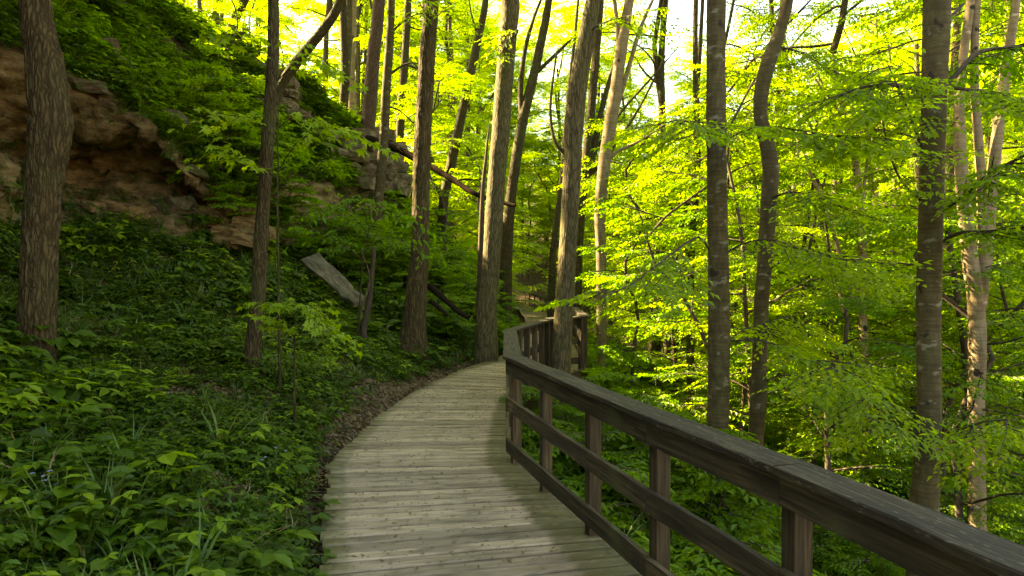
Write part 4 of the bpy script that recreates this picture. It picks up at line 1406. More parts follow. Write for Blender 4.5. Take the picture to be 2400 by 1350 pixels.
GAPS = [(985, 'thick ridged trunk'), (1158, 'pale-sided trunk'), (1336, 'grey-brown trunk'), (1406, 'pale forked trunk'), (1627, 'thin straight trunk'), (1682, 'lichen-spotted trunk'),
        (1800, 'crooked trunk'), (2016, 'slender sunlit trunk'), (2182, 'thick dark right trunk'), (2290, 'double-stemmed trunk')]
ORD = ['nearest', 'second nearest', 'third nearest', 'fourth nearest', 'fifth nearest', 'sixth nearest', 'seventh nearest', 'eighth nearest', 'ninth nearest']


def tell_apart(roots, what, ymax, tail=''):
    """labels that say between which trunks a thing shows, and how near it is"""
    bins = {}
    for r_ in roots:
        px = 1200 + r_.location.x / r_.location.y * F_PX
        k = sum(px > g[0] for g in GAPS)
        bins.setdefault(k, []).append(r_)
    for k, rs in bins.items():
        where = 'left of the ' + GAPS[0][1] if k == 0 else 'right of the ' + GAPS[-1][1] if k == len(GAPS) else 'between ' + GAPS[k - 1][1] + ' and ' + GAPS[k][1]
        for q, r_ in enumerate(sorted(rs, key=lambda o: o.location.y)):
            if r_.location.y < ymax and q < len(ORD):
                r_['label'] = ORD[q] + ' ' + what + ' ' + where + tail


rg = np.random.default_rng(77)
placed, YOUNG, OPENS, SHRUBS = [], [], [], []
cnt = 0
tries = 0
while cnt < 140 and tries < 20000:
    tries += 1
    y = 13 + 47 * rg.random() ** .85
    x = rg.uniform(-.16, .86) * y
    if y < 20 and x < 3.5: continue
    if x < 1.0 and y < 25: continue
    if x < -.16 * y or (0 < x / y < .085 and y < 56): continue
    if near_walk(x, y, 2.3): continue
    md = 1.6 + .03 * y
    if any((x - a) ** 2 + (y - b) ** 2 < md * md for a, b in placed): continue
    placed.append((x, y))
    z = surf(x, y)
    k = rg.integers(4)
    far = 'the far' if y > 34 else 'the middle'
    root = empty('young_beech', (x, y, z), label='small bright young beech deep in the sunlit thicket', cat='tree', group='young beeches of the thicket')
    s = rg.uniform(.8, 1.25)
    YOUNG.append(root)
    put_crown(root, UND[k], (0, 0, 0), rg.uniform(0, 6.28), (s, s, s * rg.uniform(.9, 1.2)), 'crown', 'trunk')
    cnt += 1
for (x, y, s, v) in ((3.6, 12.5, .85, 0), (5.4, 11.5, .9, 1), (7.2, 11.0, 1.0, 2), (8.6, 13, 1.0, 0), (6.4, 14.5, 1.0, 1), (4.6, 15.5, 1.0, 2), (2.9, 16.5, .8, 1), (10, 14.5, 1.05, 2)):
    root = empty('young_beech', (x, y, surf(x, y)), label='open young beech with loose leaf layers among the right-hand trunks', cat='tree', group='open young beeches')
    OPENS.append(root)
    put_crown(root, OPEN[v], (0, 0, 0), x * 3, s, 'crown', 'trunk')

for k in range(22):
    y = rg.uniform(56, 74); x = rg.uniform(-.10, .12) * y
    root = empty('young_beech', (x, y, surf(x, y)), label='small bright young beech deep in the sunlit thicket', cat='tree', group='young beeches of the thicket')
    put_crown(root, UND[k % 4], (0, 0, 0), rg.uniform(0, 6.28), rg.uniform(1.0, 1.5), 'crown', 'trunk')
tell_apart(YOUNG, 'bushy young beech', 34)
tell_apart(OPENS, 'loosely layered young beech', 40)
for (x, y, s) in ((-8.3, 20.3, .42), (-8.5, 22.3, .45), (-8.1, 24.2, .42), (-7.2, 25.8, .36)):
    root = empty('young_beech', (x, y, surf(x, y)), label='low leafy young beech on the ridge behind the grey layered rocks', cat='tree', group='young beeches on the ridge')
    put_crown(root, UND[3], (0, 0, 0), x * 3 + y, s, 'crown', 'trunk')
TRUNKS = []
for k in range(5):
    r_ = np.random.default_rng(500 + k)
    ax, ay = r_.normal(0, .12, 2)
    W = np.array([[r_.normal(0, .05) + ax * q + .1 * math.sin(q * .9 + k), r_.normal(0, .05) + ay * q, q * 2.4 - .5] for q in range(8)])
    V, Qd = build_tube(W, np.linspace(.2, .09, 8), 10, .5, .06, k, 0, 1.2)
    TRUNKS.append((mesh_np('far_trunk', V, [Qd], M[['bark_mid', 'bark_pale', 'bark_mid', 'bark_lit', 'bark_patchy'][k]]), W[-1]))
cnt = 0
tries = 0
tall = []
while cnt < 68 and tries < 20000:
    tries += 1
    farther = cnt >= 24
    y = rg.uniform(40, 66) if farther else rg.uniform(22, 40)
    x = rg.uniform(-.5, .95) * y
    if near_walk(x, y, 2.5): continue
    if any((x - a) ** 2 + (y - b) ** 2 < 10 for a, b in tall): continue
    if farther and .14 < x / y < .58 and rg.random() < .85: continue
    tall.append((x, y))
    k = rg.integers(5)
    z = surf(x, y)
    root = empty('forest_tree', (x, y, z), label='tall slim trunk far back among bright leaves', cat='tree', group='tall trees far back in the forest')
    s = rg.uniform(.75, 1.1)
    o = link('trunk', TRUNKS[k][0], root); o.scale = (s, s, s * (1.2 if farther else 1))
    if farther:
        put_crown(root, FULL[rg.integers(2)], Vector(TRUNKS[k][1]) * s * .5, rg.uniform(0, 6.28), rg.uniform(1.1, 1.45))
    else:
        put_crown(root, CAN[rg.integers(4)], Vector(TRUNKS[k][1]) * s * .62, rg.uniform(0, 6.28), rg.uniform(.8, 1.1))
    cnt += 1
# trees standing on the hillside above the cliff and behind the camera; dense ones are unseen, added to shade the path
for (x, y, dense) in ((-8, 1.5, 1), (-9, 6, 1), (-7.6, 6.6, 1), (-9.4, 9.6, 1), (-8.3, 4.2, 1), (-10.2, 7.7, 1), (-11.5, 4, 1), (-11, 9.5, 1), (-14, 7, 1), (-11.5, 12.5, 1), (-15, 12, 1), (-8, -3, 1), (-12, -1, 1), (-7, -8, 1), (-13, 15, 1), (-18, 10, 1), (-17, 3, 1), (-17, 17, 1),
                      (-15, 21, 0), (-13.5, 26, 0), (-17, 30, 0), (-9, 40, 0)):
    z = surf(x, y)
    k = rg.integers(5)
    root = empty('forest_tree', (x, y, z), label='tree on the slope above the cliff, dense ones added unseen for shade', cat='tree', group='trees on the slope above the cliff')
    link('trunk', TRUNKS[k][0], root)
    put_crown(root, DENSE[k % 2] if dense else CAN[rg.integers(4)], Vector(TRUNKS[k][1]) * ((.16 if x > -9.5 and y > 6 else .03) if dense else .6), rg.uniform(0, 6.28), rg.uniform(.95, 1.15))

# ------------------------------------------------------------------ rocks, log, slab
def rock_mesh(seed, mat, sub=3, rough=.12, strata=True):
    rg = np.random.default_rng(seed)
    n = sub
    lin = np.linspace(-1, 1, n + 1)
    V, Qs, idx = [], [], {}
    def vid(p):
        k = tuple(np.round(p, 5))
        if k not in idx:
            idx[k] = len(V); V.append(np.array(p, float))
        return idx[k]
    for ax in range(3):
        for sg in (-1, 1):
            for i in range(n):
                for j in range(n):
                    q = []
                    for (a, b) in ((i, j), (i + 1, j), (i + 1, j + 1), (i, j + 1)):
                        p = [0, 0, 0]; p[ax] = sg; p[(ax + 1) % 3] = lin[a]; p[(ax + 2) % 3] = lin[b]
                        q.append(vid(p))
                    Qs.append(q if sg > 0 else q[::-1])
    V = np.array(V)
    r = np.linalg.norm(V, axis=1, keepdims=True)
    V = V * (.62 + .38 / np.maximum(r / 1.0, 1)) * .5
    V += rough * np.stack([vnoise(V * 2.6 + seed * 3.1 + c * 11) for c in range(3)], -1)
    return mesh_np('rock', V, [np.array(Qs)], M[mat], False)


ROCKS = [rock_mesh(k, 'rock') for k in range(6)]
ROCKT = [rock_mesh(10 + k, 'rock_tan') for k in range(5)]
ROCKM = [rock_mesh(20 + k, 'rock_moss', 4, .16) for k in range(3)]


def outcrop(label, items, meshes, Y, seed, name='rock_outcrop'):
    """items: (px, py, w px, h px[, Y])"""
    rg = np.random.default_rng(seed)
    b = P(items[0][0], items[0][1], Y)
    root = empty(name, b, label=label, cat='rock ledge')
    for it in items:
        y = it[4] if len(it) > 4 else Y
        p = P(it[0], it[1], y)
        w_, h_ = it[2] / F_PX * y * 1.25, it[3] / F_PX * y * 1.25
        o = link('rock', meshes[rg.integers(len(meshes))], root, p - root.location)
        o.scale = (w_, max(w_ * rg.uniform(.8, 1.2), .5), h_)
        o.rotation_euler = (rg.normal(0, .06), rg.normal(0, .08) + .1, rg.normal(0, .25))
    return root


rr = np.random.default_rng(9)
it = []
for row, (y0, x0, x1) in enumerate(((182, 585, 640), (200, 590, 690), (222, 575, 690), (246, 590, 672), (272, 610, 690))):
    x = x0
    while x < x1:
        wd = rr.uniform(22, 44)
        it.append((x + wd / 2, y0 + rr.normal(0, 3), wd, rr.uniform(15, 24), 21 + .5 * row * 0 - .3 * row + rr.normal(0, .15)))
        x += wd * 1.02
outcrop('grey layered rocks on the cliff top beside slim blotchy trunk', it, ROCKS, 21, 1)
it = []
for row, (y0, x0, x1) in enumerate(((322, 700, 880), (345, 690, 905), (370, 665, 915), (395, 700, 930), (420, 760, 940), (440, 830, 945))):
    x = x0
    while x < x1:
        wd = rr.uniform(26, 52)
        it.append((x + wd / 2, y0 + rr.normal(0, 4), wd, rr.uniform(18, 28), np.interp(x, [660, 900], [21.0, 25.5]) - .25 * row + rr.normal(0, .2)))
        x += wd * 1.05
outcrop('long ledge of broken sandstone blocks below the shaggy reddish trunk', it, ROCKS, 23, 2)
it = []
for row, (y0, x0, x1) in enumerate(((497, 462, 560), (522, 455, 590), (546, 470, 600), (566, 500, 590))):
    x = x0
    while x < x1:
        wd = rr.uniform(34, 60)
        it.append((x + wd / 2, y0 + rr.normal(0, 2), wd, rr.uniform(20, 26), 14.3 - .12 * row))
        x += wd * 1.0
outcrop('ochre sandstone layers at the cliff foot left of slim blotchy trunk', it, ROCKT, 14.3, 3)
it = []
for row, (y0, x0, x1) in enumerate(((200, 150, 215), (236, 205, 290), (280, 280, 350), (345, 345, 400), (402, 400, 440))):
    x = x0
    while x < x1:
        wd = rr.uniform(50, 80)
        it.append((x + wd / 2, y0 + rr.normal(0, 3), wd, rr.uniform(16, 30), np.interp(x, [100, 450], [11.0, 13.9])))
        x += wd * 1.15
outcrop('dark overhanging slabs along the cliff lip right of the furrowed trunk', it, ROCKM, 12, 4)
it = []
for k in range(34):
    x = rr.uniform(10, 470)
    it.append((x, np.interp(x, [0, 470], [556, 560]) - abs(rr.normal(0, 45)), rr.uniform(22, 60), rr.uniform(16, 36), np.interp(x, [0, 470], [11.2, 13.9]) + rr.uniform(-.1, .35)))
outcrop('rough brown broken stones bedded in the cliff face behind furrowed trunk', it, ROCKT[:3] + ROCKM[:1], 12, 5)
for (px, py, wd, hg, Y, lab) in ((232, 122, 60, 60, 14, 'mossy tan boulder sunk in green slope above the overhang'), (262, 165, 70, 46, 13.6, 'tan boulder with mossy cap just above the overhang lip'),
                                 (575, 1275, 60, 46, 4.6, 'small mossy boulder low in the undergrowth beside the path'), (985, 640, 30, 30, 14.6, 'dark stone at the foot of the bank behind the ridged trunk')):
    p = P(px, py, Y)
    if py > 600: p.z = surf(p.x, p.y) + .02
    o = link('boulder', ROCKM[0 if wd > 65 else 1], None, p, label=lab, cat='boulder')
    o.scale = (wd / F_PX * Y * 1.2, wd / F_PX * Y * 1.2, hg / F_PX * Y * 1.2)
    o.rotation_euler = (.2, .3, px)

# weathered slab of wood sliding down the bank
a, b = P(722, 612, 15.2), P(838, 718, 13.2)
sl = prism('fallen_slab', (a.x - .10, a.y - .22, a.z + .02), (b.x - .02, b.y - .2, b.z + .06), (b.x + .16, b.y + .1, b.z + .15), (a.x + .20, a.y + .14, a.z + .2), .07, M['grey_wood'], None, 10, .012, jit=.011,
           label='silvery grey split slab lying slanted on the bank below the cliff', cat='slab')
for (px, py, Y, sc_) in ((705, 655, 14.6, .34), (770, 735, 13.0, .36), (800, 745, 12.8, .3), (735, 690, 13.6, .32), (850, 690, 13.8, .4)):
    q = P(px, py, Y)
    root = empty('shrub', (q.x, q.y, surf(q.x, q.y)), label='small leafy plant half covering an edge of the grey slab', cat='shrub', group='small plants round the grey slab')
    put_crown(root, SHRF[px % 3], (0, 0, 0), px, sc_, 'foliage', 'stems')
# fallen log hung between the trunks
root = empty('fallen_log', P(868, 328, 22), label='dark red-brown fallen tree leaning down from the ledge across two trunks', cat='log')
lp = [P(862, 325, 22.5), P(930, 350, 21.5), P(1000, 385, 20.5), P(1060, 420, 19.6), P(1110, 452, 18.8), P(1160, 470, 18.2), P(1208, 482, 17.8)]
c = catmull(np.array([list(v) for v in lp]), 40)
V, Qd = tube(c - np.array(root.location), np.interp(np.linspace(0, 1, 40), [0, .5, 1], [.125, .10, .045]), 12, .14, 3.0)
link('trunk', mesh_np('log', V, [Qd], M['bark_log']), root)
for q, r0 in (([P(1070, 424, 19.5), P(1090, 420, 19.2), P(1118, 422, 19), P(1150, 418, 18.8)], .035), ([P(1045, 412, 19.8), P(1052, 395, 19.7), P(1058, 380, 19.6)], .05)):
    c = catmull(np.array([list(v) for v in q]), 10)
    V, Qd = tube(c - np.array(root.location), np.linspace(r0, .012, 10), 7, .1, 4)
    link('branch', mesh_np('log_branch', V, [Qd], M['bark_log']), root)
for (pts, lab) in (([(1005, 668, 15), (1040, 700, 14.8), (1075, 730, 14.6), (1100, 745, 14.5)], 'brown rotting log on the bank behind the thick ridged trunk'),
                   ([(1008, 705, 14.6), (1030, 722, 14.5), (1050, 740, 14.4)], 'short rotting stick below the brown log behind the ridged trunk')):
    q = [P(*v) for v in pts]
    for v in q: v.z = max(v.z, surf(v.x, v.y) + .05)
    c = catmull(np.array([list(v) for v in q]), 14)
    V, Qd = tube(c - c[0], np.linspace(.085, .05, 14) if len(pts) > 3 else np.linspace(.06, .03, 14), 10, .15, 4)
    link('rotting_log', mesh_np('rotting_log', V, [Qd], M['bark_log']), None, c[0], label=lab, cat='log')
# thin crooked stems beside the slab
for (pts, Y, rad, lab) in (([(834, 800), (846, 730), (866, 660), (856, 610), (845, 590)], 12.6, .022, 'thin crooked pale stem in front of the grey slab'),
                           ([(852, 770), (866, 700), (872, 640), (876, 580)], 13.2, .07, 'short dark stem beside the grey slab')):
    q = [P(x, y, Y) for x, y in pts]
    c = catmull(np.array([list(v) for v in q]), 20)
    g = surf(c[0][0], c[0][1])
    c = np.vstack([[c[0][0], c[0][1], min(g, c[0][2]) - .2], c])
    V, Qd = tube(c - c[0], np.linspace(rad, rad * .6, len(c)), 8, .1, 5)
    link('thin_stem', mesh_np('thin_stem', V, [Qd], M['bark_pale' if rad < .05 else 'bark_dark']), None, c[0], label=lab, cat='tree')

# ------------------------------------------------------------------ undergrowth
def blade_leaf(g, p, d, up, ln, wd, mat):
    """six-point folded leaf"""
    d = norm(np.array(d, float)); up = np.array(up, float); up = norm(up - d * (up @ d)); s = np.cross(up, d)
    p = np.array(p, float)
    V = [p, p + d * ln * .3 + s * wd * .42 + up * ln * .05, p + d * ln * .65 + s * wd * .4 + up * ln * .03, p + d * ln - up * ln * .14,
         p + d * ln * .65 - s * wd * .4 + up * ln * .03, p + d * ln * .3 - s * wd * .42 + up * ln * .05, p + d * ln * .5 - up * ln * .03]
    g.add(V, None, [(0, 6, 1), (1, 6, 2), (2, 6, 3), (0, 5, 6), (5, 4, 6), (4, 3, 6)], mat)


def stem_line(g, a, b, r, mat):
    V, Qd = tube(np.array([a, (np.array(a) + np.array(b)) / 2 + np.array([0, 0, .02]), b]), [r, r * .8, r * .6], 3)
    g.add(V, Qd, None, mat)


def herb(seed, n=11, h=.22, ls=.075, spread=.16, mats=('herb',), wdr=.6):
    rg = np.random.default_rng(seed); g = Geo()
    for k in range(n):
        a = k * 2.4 + rg.normal(0, .3)
        hh = h * rg.uniform(.45, 1.1); r = spread * rg.uniform(.3, 1.1)
        p = np.array([math.cos(a) * r, math.sin(a) * r, hh])
        stem_line(g, (0, 0, -.03), p, .003, 0)
        for q in range(3):
            aa = a + (q - 1) * R(rg.uniform(55, 85))
            blade_leaf(g, p, (math.cos(aa), math.sin(aa), rg.uniform(-.35, .15)), (rg.normal(0, .2), rg.normal(0, .2), 1), ls * rg.uniform(.7, 1.2), ls * wdr, 0)
    return g.mesh('herb', [M[mats[0]]], False)


def broad(seed, n=9, ls=.16, h=.25, mat='herb'):
    rg = np.random.default_rng(seed); g = Geo()
    for k in range(n):
        a = k * 2.4 + rg.normal(0, .3); hh = h * rg.uniform(.5, 1.15); r = .12 * rg.uniform(.4, 1.3)
        p = np.array([math.cos(a) * r, math.sin(a) * r, hh])
        stem_line(g, (0, 0, -.03), p, .004, 0)
        blade_leaf(g, p, (math.cos(a), math.sin(a), rg.uniform(-.4, .2)), (rg.normal(0, .25), rg.normal(0, .25), 1), ls * rg.uniform(.7, 1.2), ls * .72, 0)
    return g.mesh('broadleaf', [M[mat]], False)


def pinnate(seed, nf=6, h=.32, ll=.05, mat='herb'):
    rg = np.random.default_rng(seed); g = Geo()
    for k in range(nf):
        a = k * 6.28 / nf + rg.normal(0, .25); L = h * rg.uniform(.8, 1.25)
        ax = np.array([math.cos(a), math.sin(a), 0])
        pts = np.array([ax * L * .75 * t + np.array([0, 0, L * (1.05 * t - .55 * t * t)]) for t in np.linspace(0, 1, 6)])
        V, Qd = tube(pts, np.linspace(.003, .0015, 6), 3); g.add(V, Qd, None, 0)
        for q in range(6):
            t = .25 + .75 * q / 5; x = t * 5; i = min(int(x), 4); p = pts[i] + (pts[i + 1] - pts[i]) * (x - i)
            for sg in (-1, 1):
                aa = a + sg * R(65)
                blade_leaf(g, p, (math.cos(aa), math.sin(aa), rg.uniform(-.3, .1)), (0, 0, 1), ll * (1.2 - .5 * t) * rg.uniform(.8, 1.2), ll * .45, 0)
    return g.mesh('pinnate', [M[mat]], False)


def ivy(seed, n=26, rad=.26, ls=.06, mat='herb_dark'):
    rg = np.random.default_rng(seed); g = Geo()
    for k in range(n):
        a = rg.uniform(0, 6.28); r = rad * math.sqrt(rg.random()); aa = rg.uniform(0, 6.28)
        blade_leaf(g, (math.cos(a) * r, math.sin(a) * r, rg.uniform(.02, .11)), (math.cos(aa), math.sin(aa), rg.uniform(-.3, .25)), (rg.normal(0, .3), rg.normal(0, .3), 1), ls * rg.uniform(.6, 1.3), ls * .8, 0)
    return g.mesh('ivy_patch', [M[mat]], False)


def grass(seed, n=26, h=.32, mat='grass', wd=.008, spread=.5):
    rg = np.random.default_rng(seed); g = Geo()
    for k in range(n):
        a = rg.uniform(0, 6.28); L = h * rg.uniform(.5, 1.2); b = np.array([rg.normal(0, .03), rg.normal(0, .03), -.02])
        ax = np.array([math.cos(a), math.sin(a), 0]); sd = np.array([-math.sin(a), math.cos(a), 0]) * wd * rg.uniform(.6, 1.4)
        lean = spread * rg.uniform(.4, 1.6)
        pts = [b + ax * L * lean * t * t + np.array([0, 0, L * (t - .35 * lean * t * t)]) for t in (0, .35, .7, 1)]
        V = [pts[0] - sd, pts[0] + sd, pts[1] - sd, pts[1] + sd, pts[2] - sd * .7, pts[2] + sd * .7, pts[3]]
        g.add(V, [(0, 1, 3, 2), (2, 3, 5, 4)], [(4, 5, 6)], 0)
    return g.mesh('grass', [M[mat]], False)


def dead_leaf(seed, n=5):
    rg = np.random.default_rng(seed); g = Geo()
    for k in range(n):
        aa = rg.uniform(0, 6.28)
        blade_leaf(g, (rg.normal(0, .07), rg.normal(0, .07), rg.uniform(.008, .03)), (math.cos(aa), math.sin(aa), rg.uniform(-.2, .4)), (rg.normal(0, .5), rg.normal(0, .5), 1), rg.uniform(.05, .1), rg.uniform(.03, .055), 0)
    return g.mesh('dead_leaves', [M['litter']], False)


def twigs(seed):
    rg = np.random.default_rng(seed); g = Geo()
    for k in range(2):
        a = rg.uniform(0, 6.28); L = rg.uniform(.12, .4); b = np.array([rg.normal(0, .1), rg.normal(0, .1), .02]); d = np.array([math.cos(a), math.sin(a), rg.uniform(0, .15)])
        V, Qd = tube(np.array([b, b + d * L * .5 + np.array([0, 0, .02]), b + d * L]), [.006, .005, .003], 4)
        g.add(V, Qd)
    return g.mesh('twigs', [M['bark_pale']], False)


def flowers(seed):
    rg = np.random.default_rng(seed); g = Geo()
    for k in range(7):
        p = np.array([rg.normal(0, .06), rg.normal(0, .06), rg.uniform(.12, .22)])
        stem_line(g, (p[0] * .4, p[1] * .4, 0), p, .002, 0)
        for q in range(5):
            a = q * 1.257 + rg.random()
            blade_leaf(g, p, (math.cos(a), math.sin(a), .2), (0, 0, 1), .014, .011, 1)
    return g.mesh('violets', [M['herb'], M['flower']], False)


LIB = {'herb': [herb(1), herb(2, 9, .16, .06, .13), herb(3, 13, .28, .085, .2)], 'broad': [broad(4), broad(5, 7, .13, .2)], 'pinnate': [pinnate(6), pinnate(7, 5, .24, .045)],
       'ivy': [ivy(8), ivy(9, 30, .3, .05)], 'grass': [grass(10), grass(11, 20, .42, spread=.8)], 'straw': [grass(12, 12, .36, 'straw', .006, 1.0)],
       'dead': [dead_leaf(13), dead_leaf(14), dead_leaf(15, 7), twigs(36)], 'flower': [flowers(16)], 'yellow': [herb(17, 6, .3, .1, .2, ('maple',), .5)]}


def scatter(name, meshes, pts, rots, scl, idx, label):
    """ground cover nobody could count: points + instances in one object"""
    col = bpy.data.collections.new(name + '_kinds')
    for k, me in enumerate(meshes):
        o = bpy.data.objects.new('%s_kind_%02d' % (name, k), me)
        col.objects.link(o)
    me = bpy.data.meshes.new(name)
    me.vertices.add(len(pts))
    me.vertices.foreach_set('co', np.asarray(pts, np.float32).ravel())
    a = me.attributes.new('rot', 'FLOAT_VECTOR', 'POINT'); a.data.foreach_set('vector', np.asarray(rots, np.float32).ravel())
    a = me.attributes.new('scl', 'FLOAT', 'POINT'); a.data.foreach_set('value', np.asarray(scl, np.float32))
    a = me.attributes.new('idx', 'INT', 'POINT'); a.data.foreach_set('value', np.asarray(idx, np.int32))
    o = link(name, me, None, kind='stuff', label=label)
    ng = bpy.data.node_groups.new(name + '_scatter', 'GeometryNodeTree')
    ng.interface.new_socket('Geometry', in_out='INPUT', socket_type='NodeSocketGeometry')
    ng.interface.new_socket('Geometry', in_out='OUTPUT', socket_type='NodeSocketGeometry')
    gi, go = ng.nodes.new('NodeGroupInput'), ng.nodes.new('NodeGroupOutput')
    ip = ng.nodes.new('GeometryNodeInstanceOnPoints')
    ci = ng.nodes.new('GeometryNodeCollectionInfo')
    ci.inputs['Collection'].default_value = col
    ci.inputs['Separate Children'].default_value = True
    ci.inputs['Reset Children'].default_value = True
    ip.inputs['Pick Instance'].default_value = True
    L = ng.links.new
    L(gi.outputs[0], ip.inputs['Points']); L(ci.outputs[0], ip.inputs['Instance'])
    for nm, typ, sock in (('idx', 'INT', 'Instance Index'), ('rot', 'FLOAT_VECTOR', 'Rotation'), ('scl', 'FLOAT', 'Scale')):
        na = ng.nodes.new('GeometryNodeInputNamedAttribute')
        na.data_type = typ
        na.inputs['Name'].default_value = nm
        L(na.outputs['Attribute'], ip.inputs[sock])
    L(ip.outputs[0], go.inputs[0])
    md = o.modifiers.new('scatter', 'NODES')
    md.node_group = ng
    return o


def hill_points(n, r0, r1, s0, s1, seed, rockmax=.5):
    """random points on the hillside between rows r0..r1 and stations s0..s1, uniform in area"""
    rg = np.random.default_rng(seed)
    V = flat
    A, B_, C_, D_ = V[HQ[:, 0]], V[HQ[:, 1]], V[HQ[:, 2]], V[HQ[:, 3]]
    area = np.linalg.norm(np.cross(C_ - A, D_ - B_), axis=1) * .5
    rc, sc, rk = rowf[HQ[:, 0]], statf[HQ[:, 0]], rockw[HQ[:, 0]]
    wt = area * (rc >= r0) * (rc < r1) * (sc >= s0) * (sc < s1) * (rk < rockmax)
    f = rg.choice(len(HQ), n, p=wt / wt.sum())
    u, v = rg.random((n, 1)), rg.random((n, 1))
    p = (A[f] * (1 - u) + B_[f] * u) * (1 - v) + (D_[f] * (1 - u) + C_[f] * u) * v
    nn = norm(np.cross(C_[f] - A[f], D_[f] - B_[f]))
    nn *= np.sign(nn[:, 2:3] + 1e-9)
    return p, nn


def tilt(nn, rg, follow=.5):
    """euler rotations: lean partly with the slope, random spin"""
    out = []
    for q in nn:
        up = Vector((q[0] * follow, q[1] * follow, q[2] * follow + 1 - follow)).normalized()
        e = (Vector((0, 0, 1)).rotation_difference(up) @ Euler((0, 0, rg.uniform(0, 6.28))).to_quaternion()).to_euler()
        out.append((e.x, e.y, e.z))
    return np.array(out)


LIBS = [pinnate(30, 7, .34, .055, 'lit_leaf'), pinnate(31, 6, .28, .05, 'lit_leaf'), herb(32, 12, .26, .085, .2, ('lit_leaf',)), herb(33, 9, .2, .07, .16, ('lit_leaf',)), broad(34, 9, .14, .25, 'lit_leaf'), grass(35, 26, .4, spread=.7)]
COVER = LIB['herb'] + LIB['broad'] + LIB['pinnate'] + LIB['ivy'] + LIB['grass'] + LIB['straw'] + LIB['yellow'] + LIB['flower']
#          herb*3         broad*2     pinnate*2    ivy*2        grass*2      straw       yellow  flower
W_BANK = np.array([.20, .20, .14, .035, .05, .10, .09, .09, .10, .035, .03, .035, .04, .008])
W_SLOPE = np.array([.13, .10, .17, .08, .05, .13, .08, .05, .05, .07, .06, .01, .02, 0])


def cover(name, n, r0, r1, s0, s1, seed, wts, smin, smax, label, follow=.45, rockmax=.5, lib=None, gap=.1):
    rg = np.random.default_rng(seed)
    lib = lib or COVER
    p, nn = hill_points(n, r0, r1, s0, s1, seed, rockmax)
    # clumps: fewer plants where a slow noise is low, and each kind keeps to its own patches
    keep = fbm(p * 1.0 + seed, 3) > rg.uniform(-1.0, gap, n)
    keep &= ~np.array([(-1.9 < q[0] < .1 and q[2] < .05 and near_walk(q[0], q[1], .95)) or (7.5 < q[1] < 17 and q[2] < .6 and near_walk(q[0], q[1], 1.35 + .35 * rg.random())) for q in p])
    p, nn = p[keep], nn[keep]
    m = len(p)
    wk = np.stack([wts[k] * np.exp(3.0 * vnoise(p * .8 + 31.7 * k)) for k in range(len(lib))], 1)
    cum = np.cumsum(wk / wk.sum(1, keepdims=True), 1)
    idx = np.minimum((rg.random((m, 1)) > cum).sum(1), len(lib) - 1)
    scatter(name, lib, p, tilt(nn, rg, follow), rg.uniform(smin, smax, m) * np.clip(.95 + .55 * fbm(p * 1.3 + 50, 3), .45, 1.6), idx, label)


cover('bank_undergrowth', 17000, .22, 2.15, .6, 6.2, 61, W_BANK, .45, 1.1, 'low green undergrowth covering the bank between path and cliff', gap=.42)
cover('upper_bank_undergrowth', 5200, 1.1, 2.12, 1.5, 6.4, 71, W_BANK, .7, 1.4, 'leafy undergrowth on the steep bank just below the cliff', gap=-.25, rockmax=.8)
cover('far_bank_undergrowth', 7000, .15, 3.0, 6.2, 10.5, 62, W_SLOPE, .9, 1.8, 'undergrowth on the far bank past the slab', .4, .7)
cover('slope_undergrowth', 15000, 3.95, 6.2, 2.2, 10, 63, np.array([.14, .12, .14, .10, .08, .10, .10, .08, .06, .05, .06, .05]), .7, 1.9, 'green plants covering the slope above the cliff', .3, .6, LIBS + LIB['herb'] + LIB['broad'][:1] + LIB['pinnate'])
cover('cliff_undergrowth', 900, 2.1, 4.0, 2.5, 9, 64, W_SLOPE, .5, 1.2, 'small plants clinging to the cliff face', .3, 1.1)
# dead leaves on bank and along the deck edge
rg = np.random.default_rng(65)
p1, n1 = hill_points(15000, .05, 2.0, .6, 8, 66)
p2, n2 = hill_points(9500, .05, .6, 3.0, 8, 67)
pp, nn = np.vstack([p1, p2]), np.vstack([n1, n2])
scatter('leaf_litter', LIB['dead'], pp + nn * .01, tilt(nn, rg, 1.0), rg.uniform(.6, 1.1, len(pp)), rg.choice(4, len(pp), p=[.3, .3, .32, .08]), 'brown dead leaves lying on the bank and along the path edge')
# valley side
rg = np.random.default_rng(68)
n = 12000
yy = rg.uniform(2, 40, n) ** 1.0
xx = rail_x(yy) + .25 + rg.random(n) ** 1.3 * (6 + yy * .7)
zz = gz(xx, yy)
ex = .15
gn_ = norm(np.stack([-(gz(xx + ex, yy) - gz(xx - ex, yy)) / (2 * ex), -(gz(xx, yy + ex) - gz(xx, yy - ex)) / (2 * ex), np.ones(n)], -1))
keep = fbm(np.stack([xx, yy, zz * 0], -1) * .7 + 9, 3) > rg.uniform(-1.0, .3, n)
P_ = np.stack([xx, yy, zz], -1)
scatter('valley_undergrowth', LIBS + COVER[6:], P_[keep], tilt(gn_[keep], rg, .4), rg.uniform(.7, 1.5, keep.sum()), rg.choice(14, keep.sum(), p=np.array([.12, .12, .2, .2, .1, .08, .03, .05, .02, .02, .02, .02, .015, .005]) / 1.0), 'green undergrowth on the slope below the railing')
scatter('valley_litter', LIB['dead'], P_[:7000] + [0, 0, .01], tilt(gn_[:7000], rg, 1.0), rg.uniform(.7, 1.3, 7000), rg.choice(4, 7000, p=[.3, .3, .32, .08]), 'brown dead leaves on the slope below the railing')

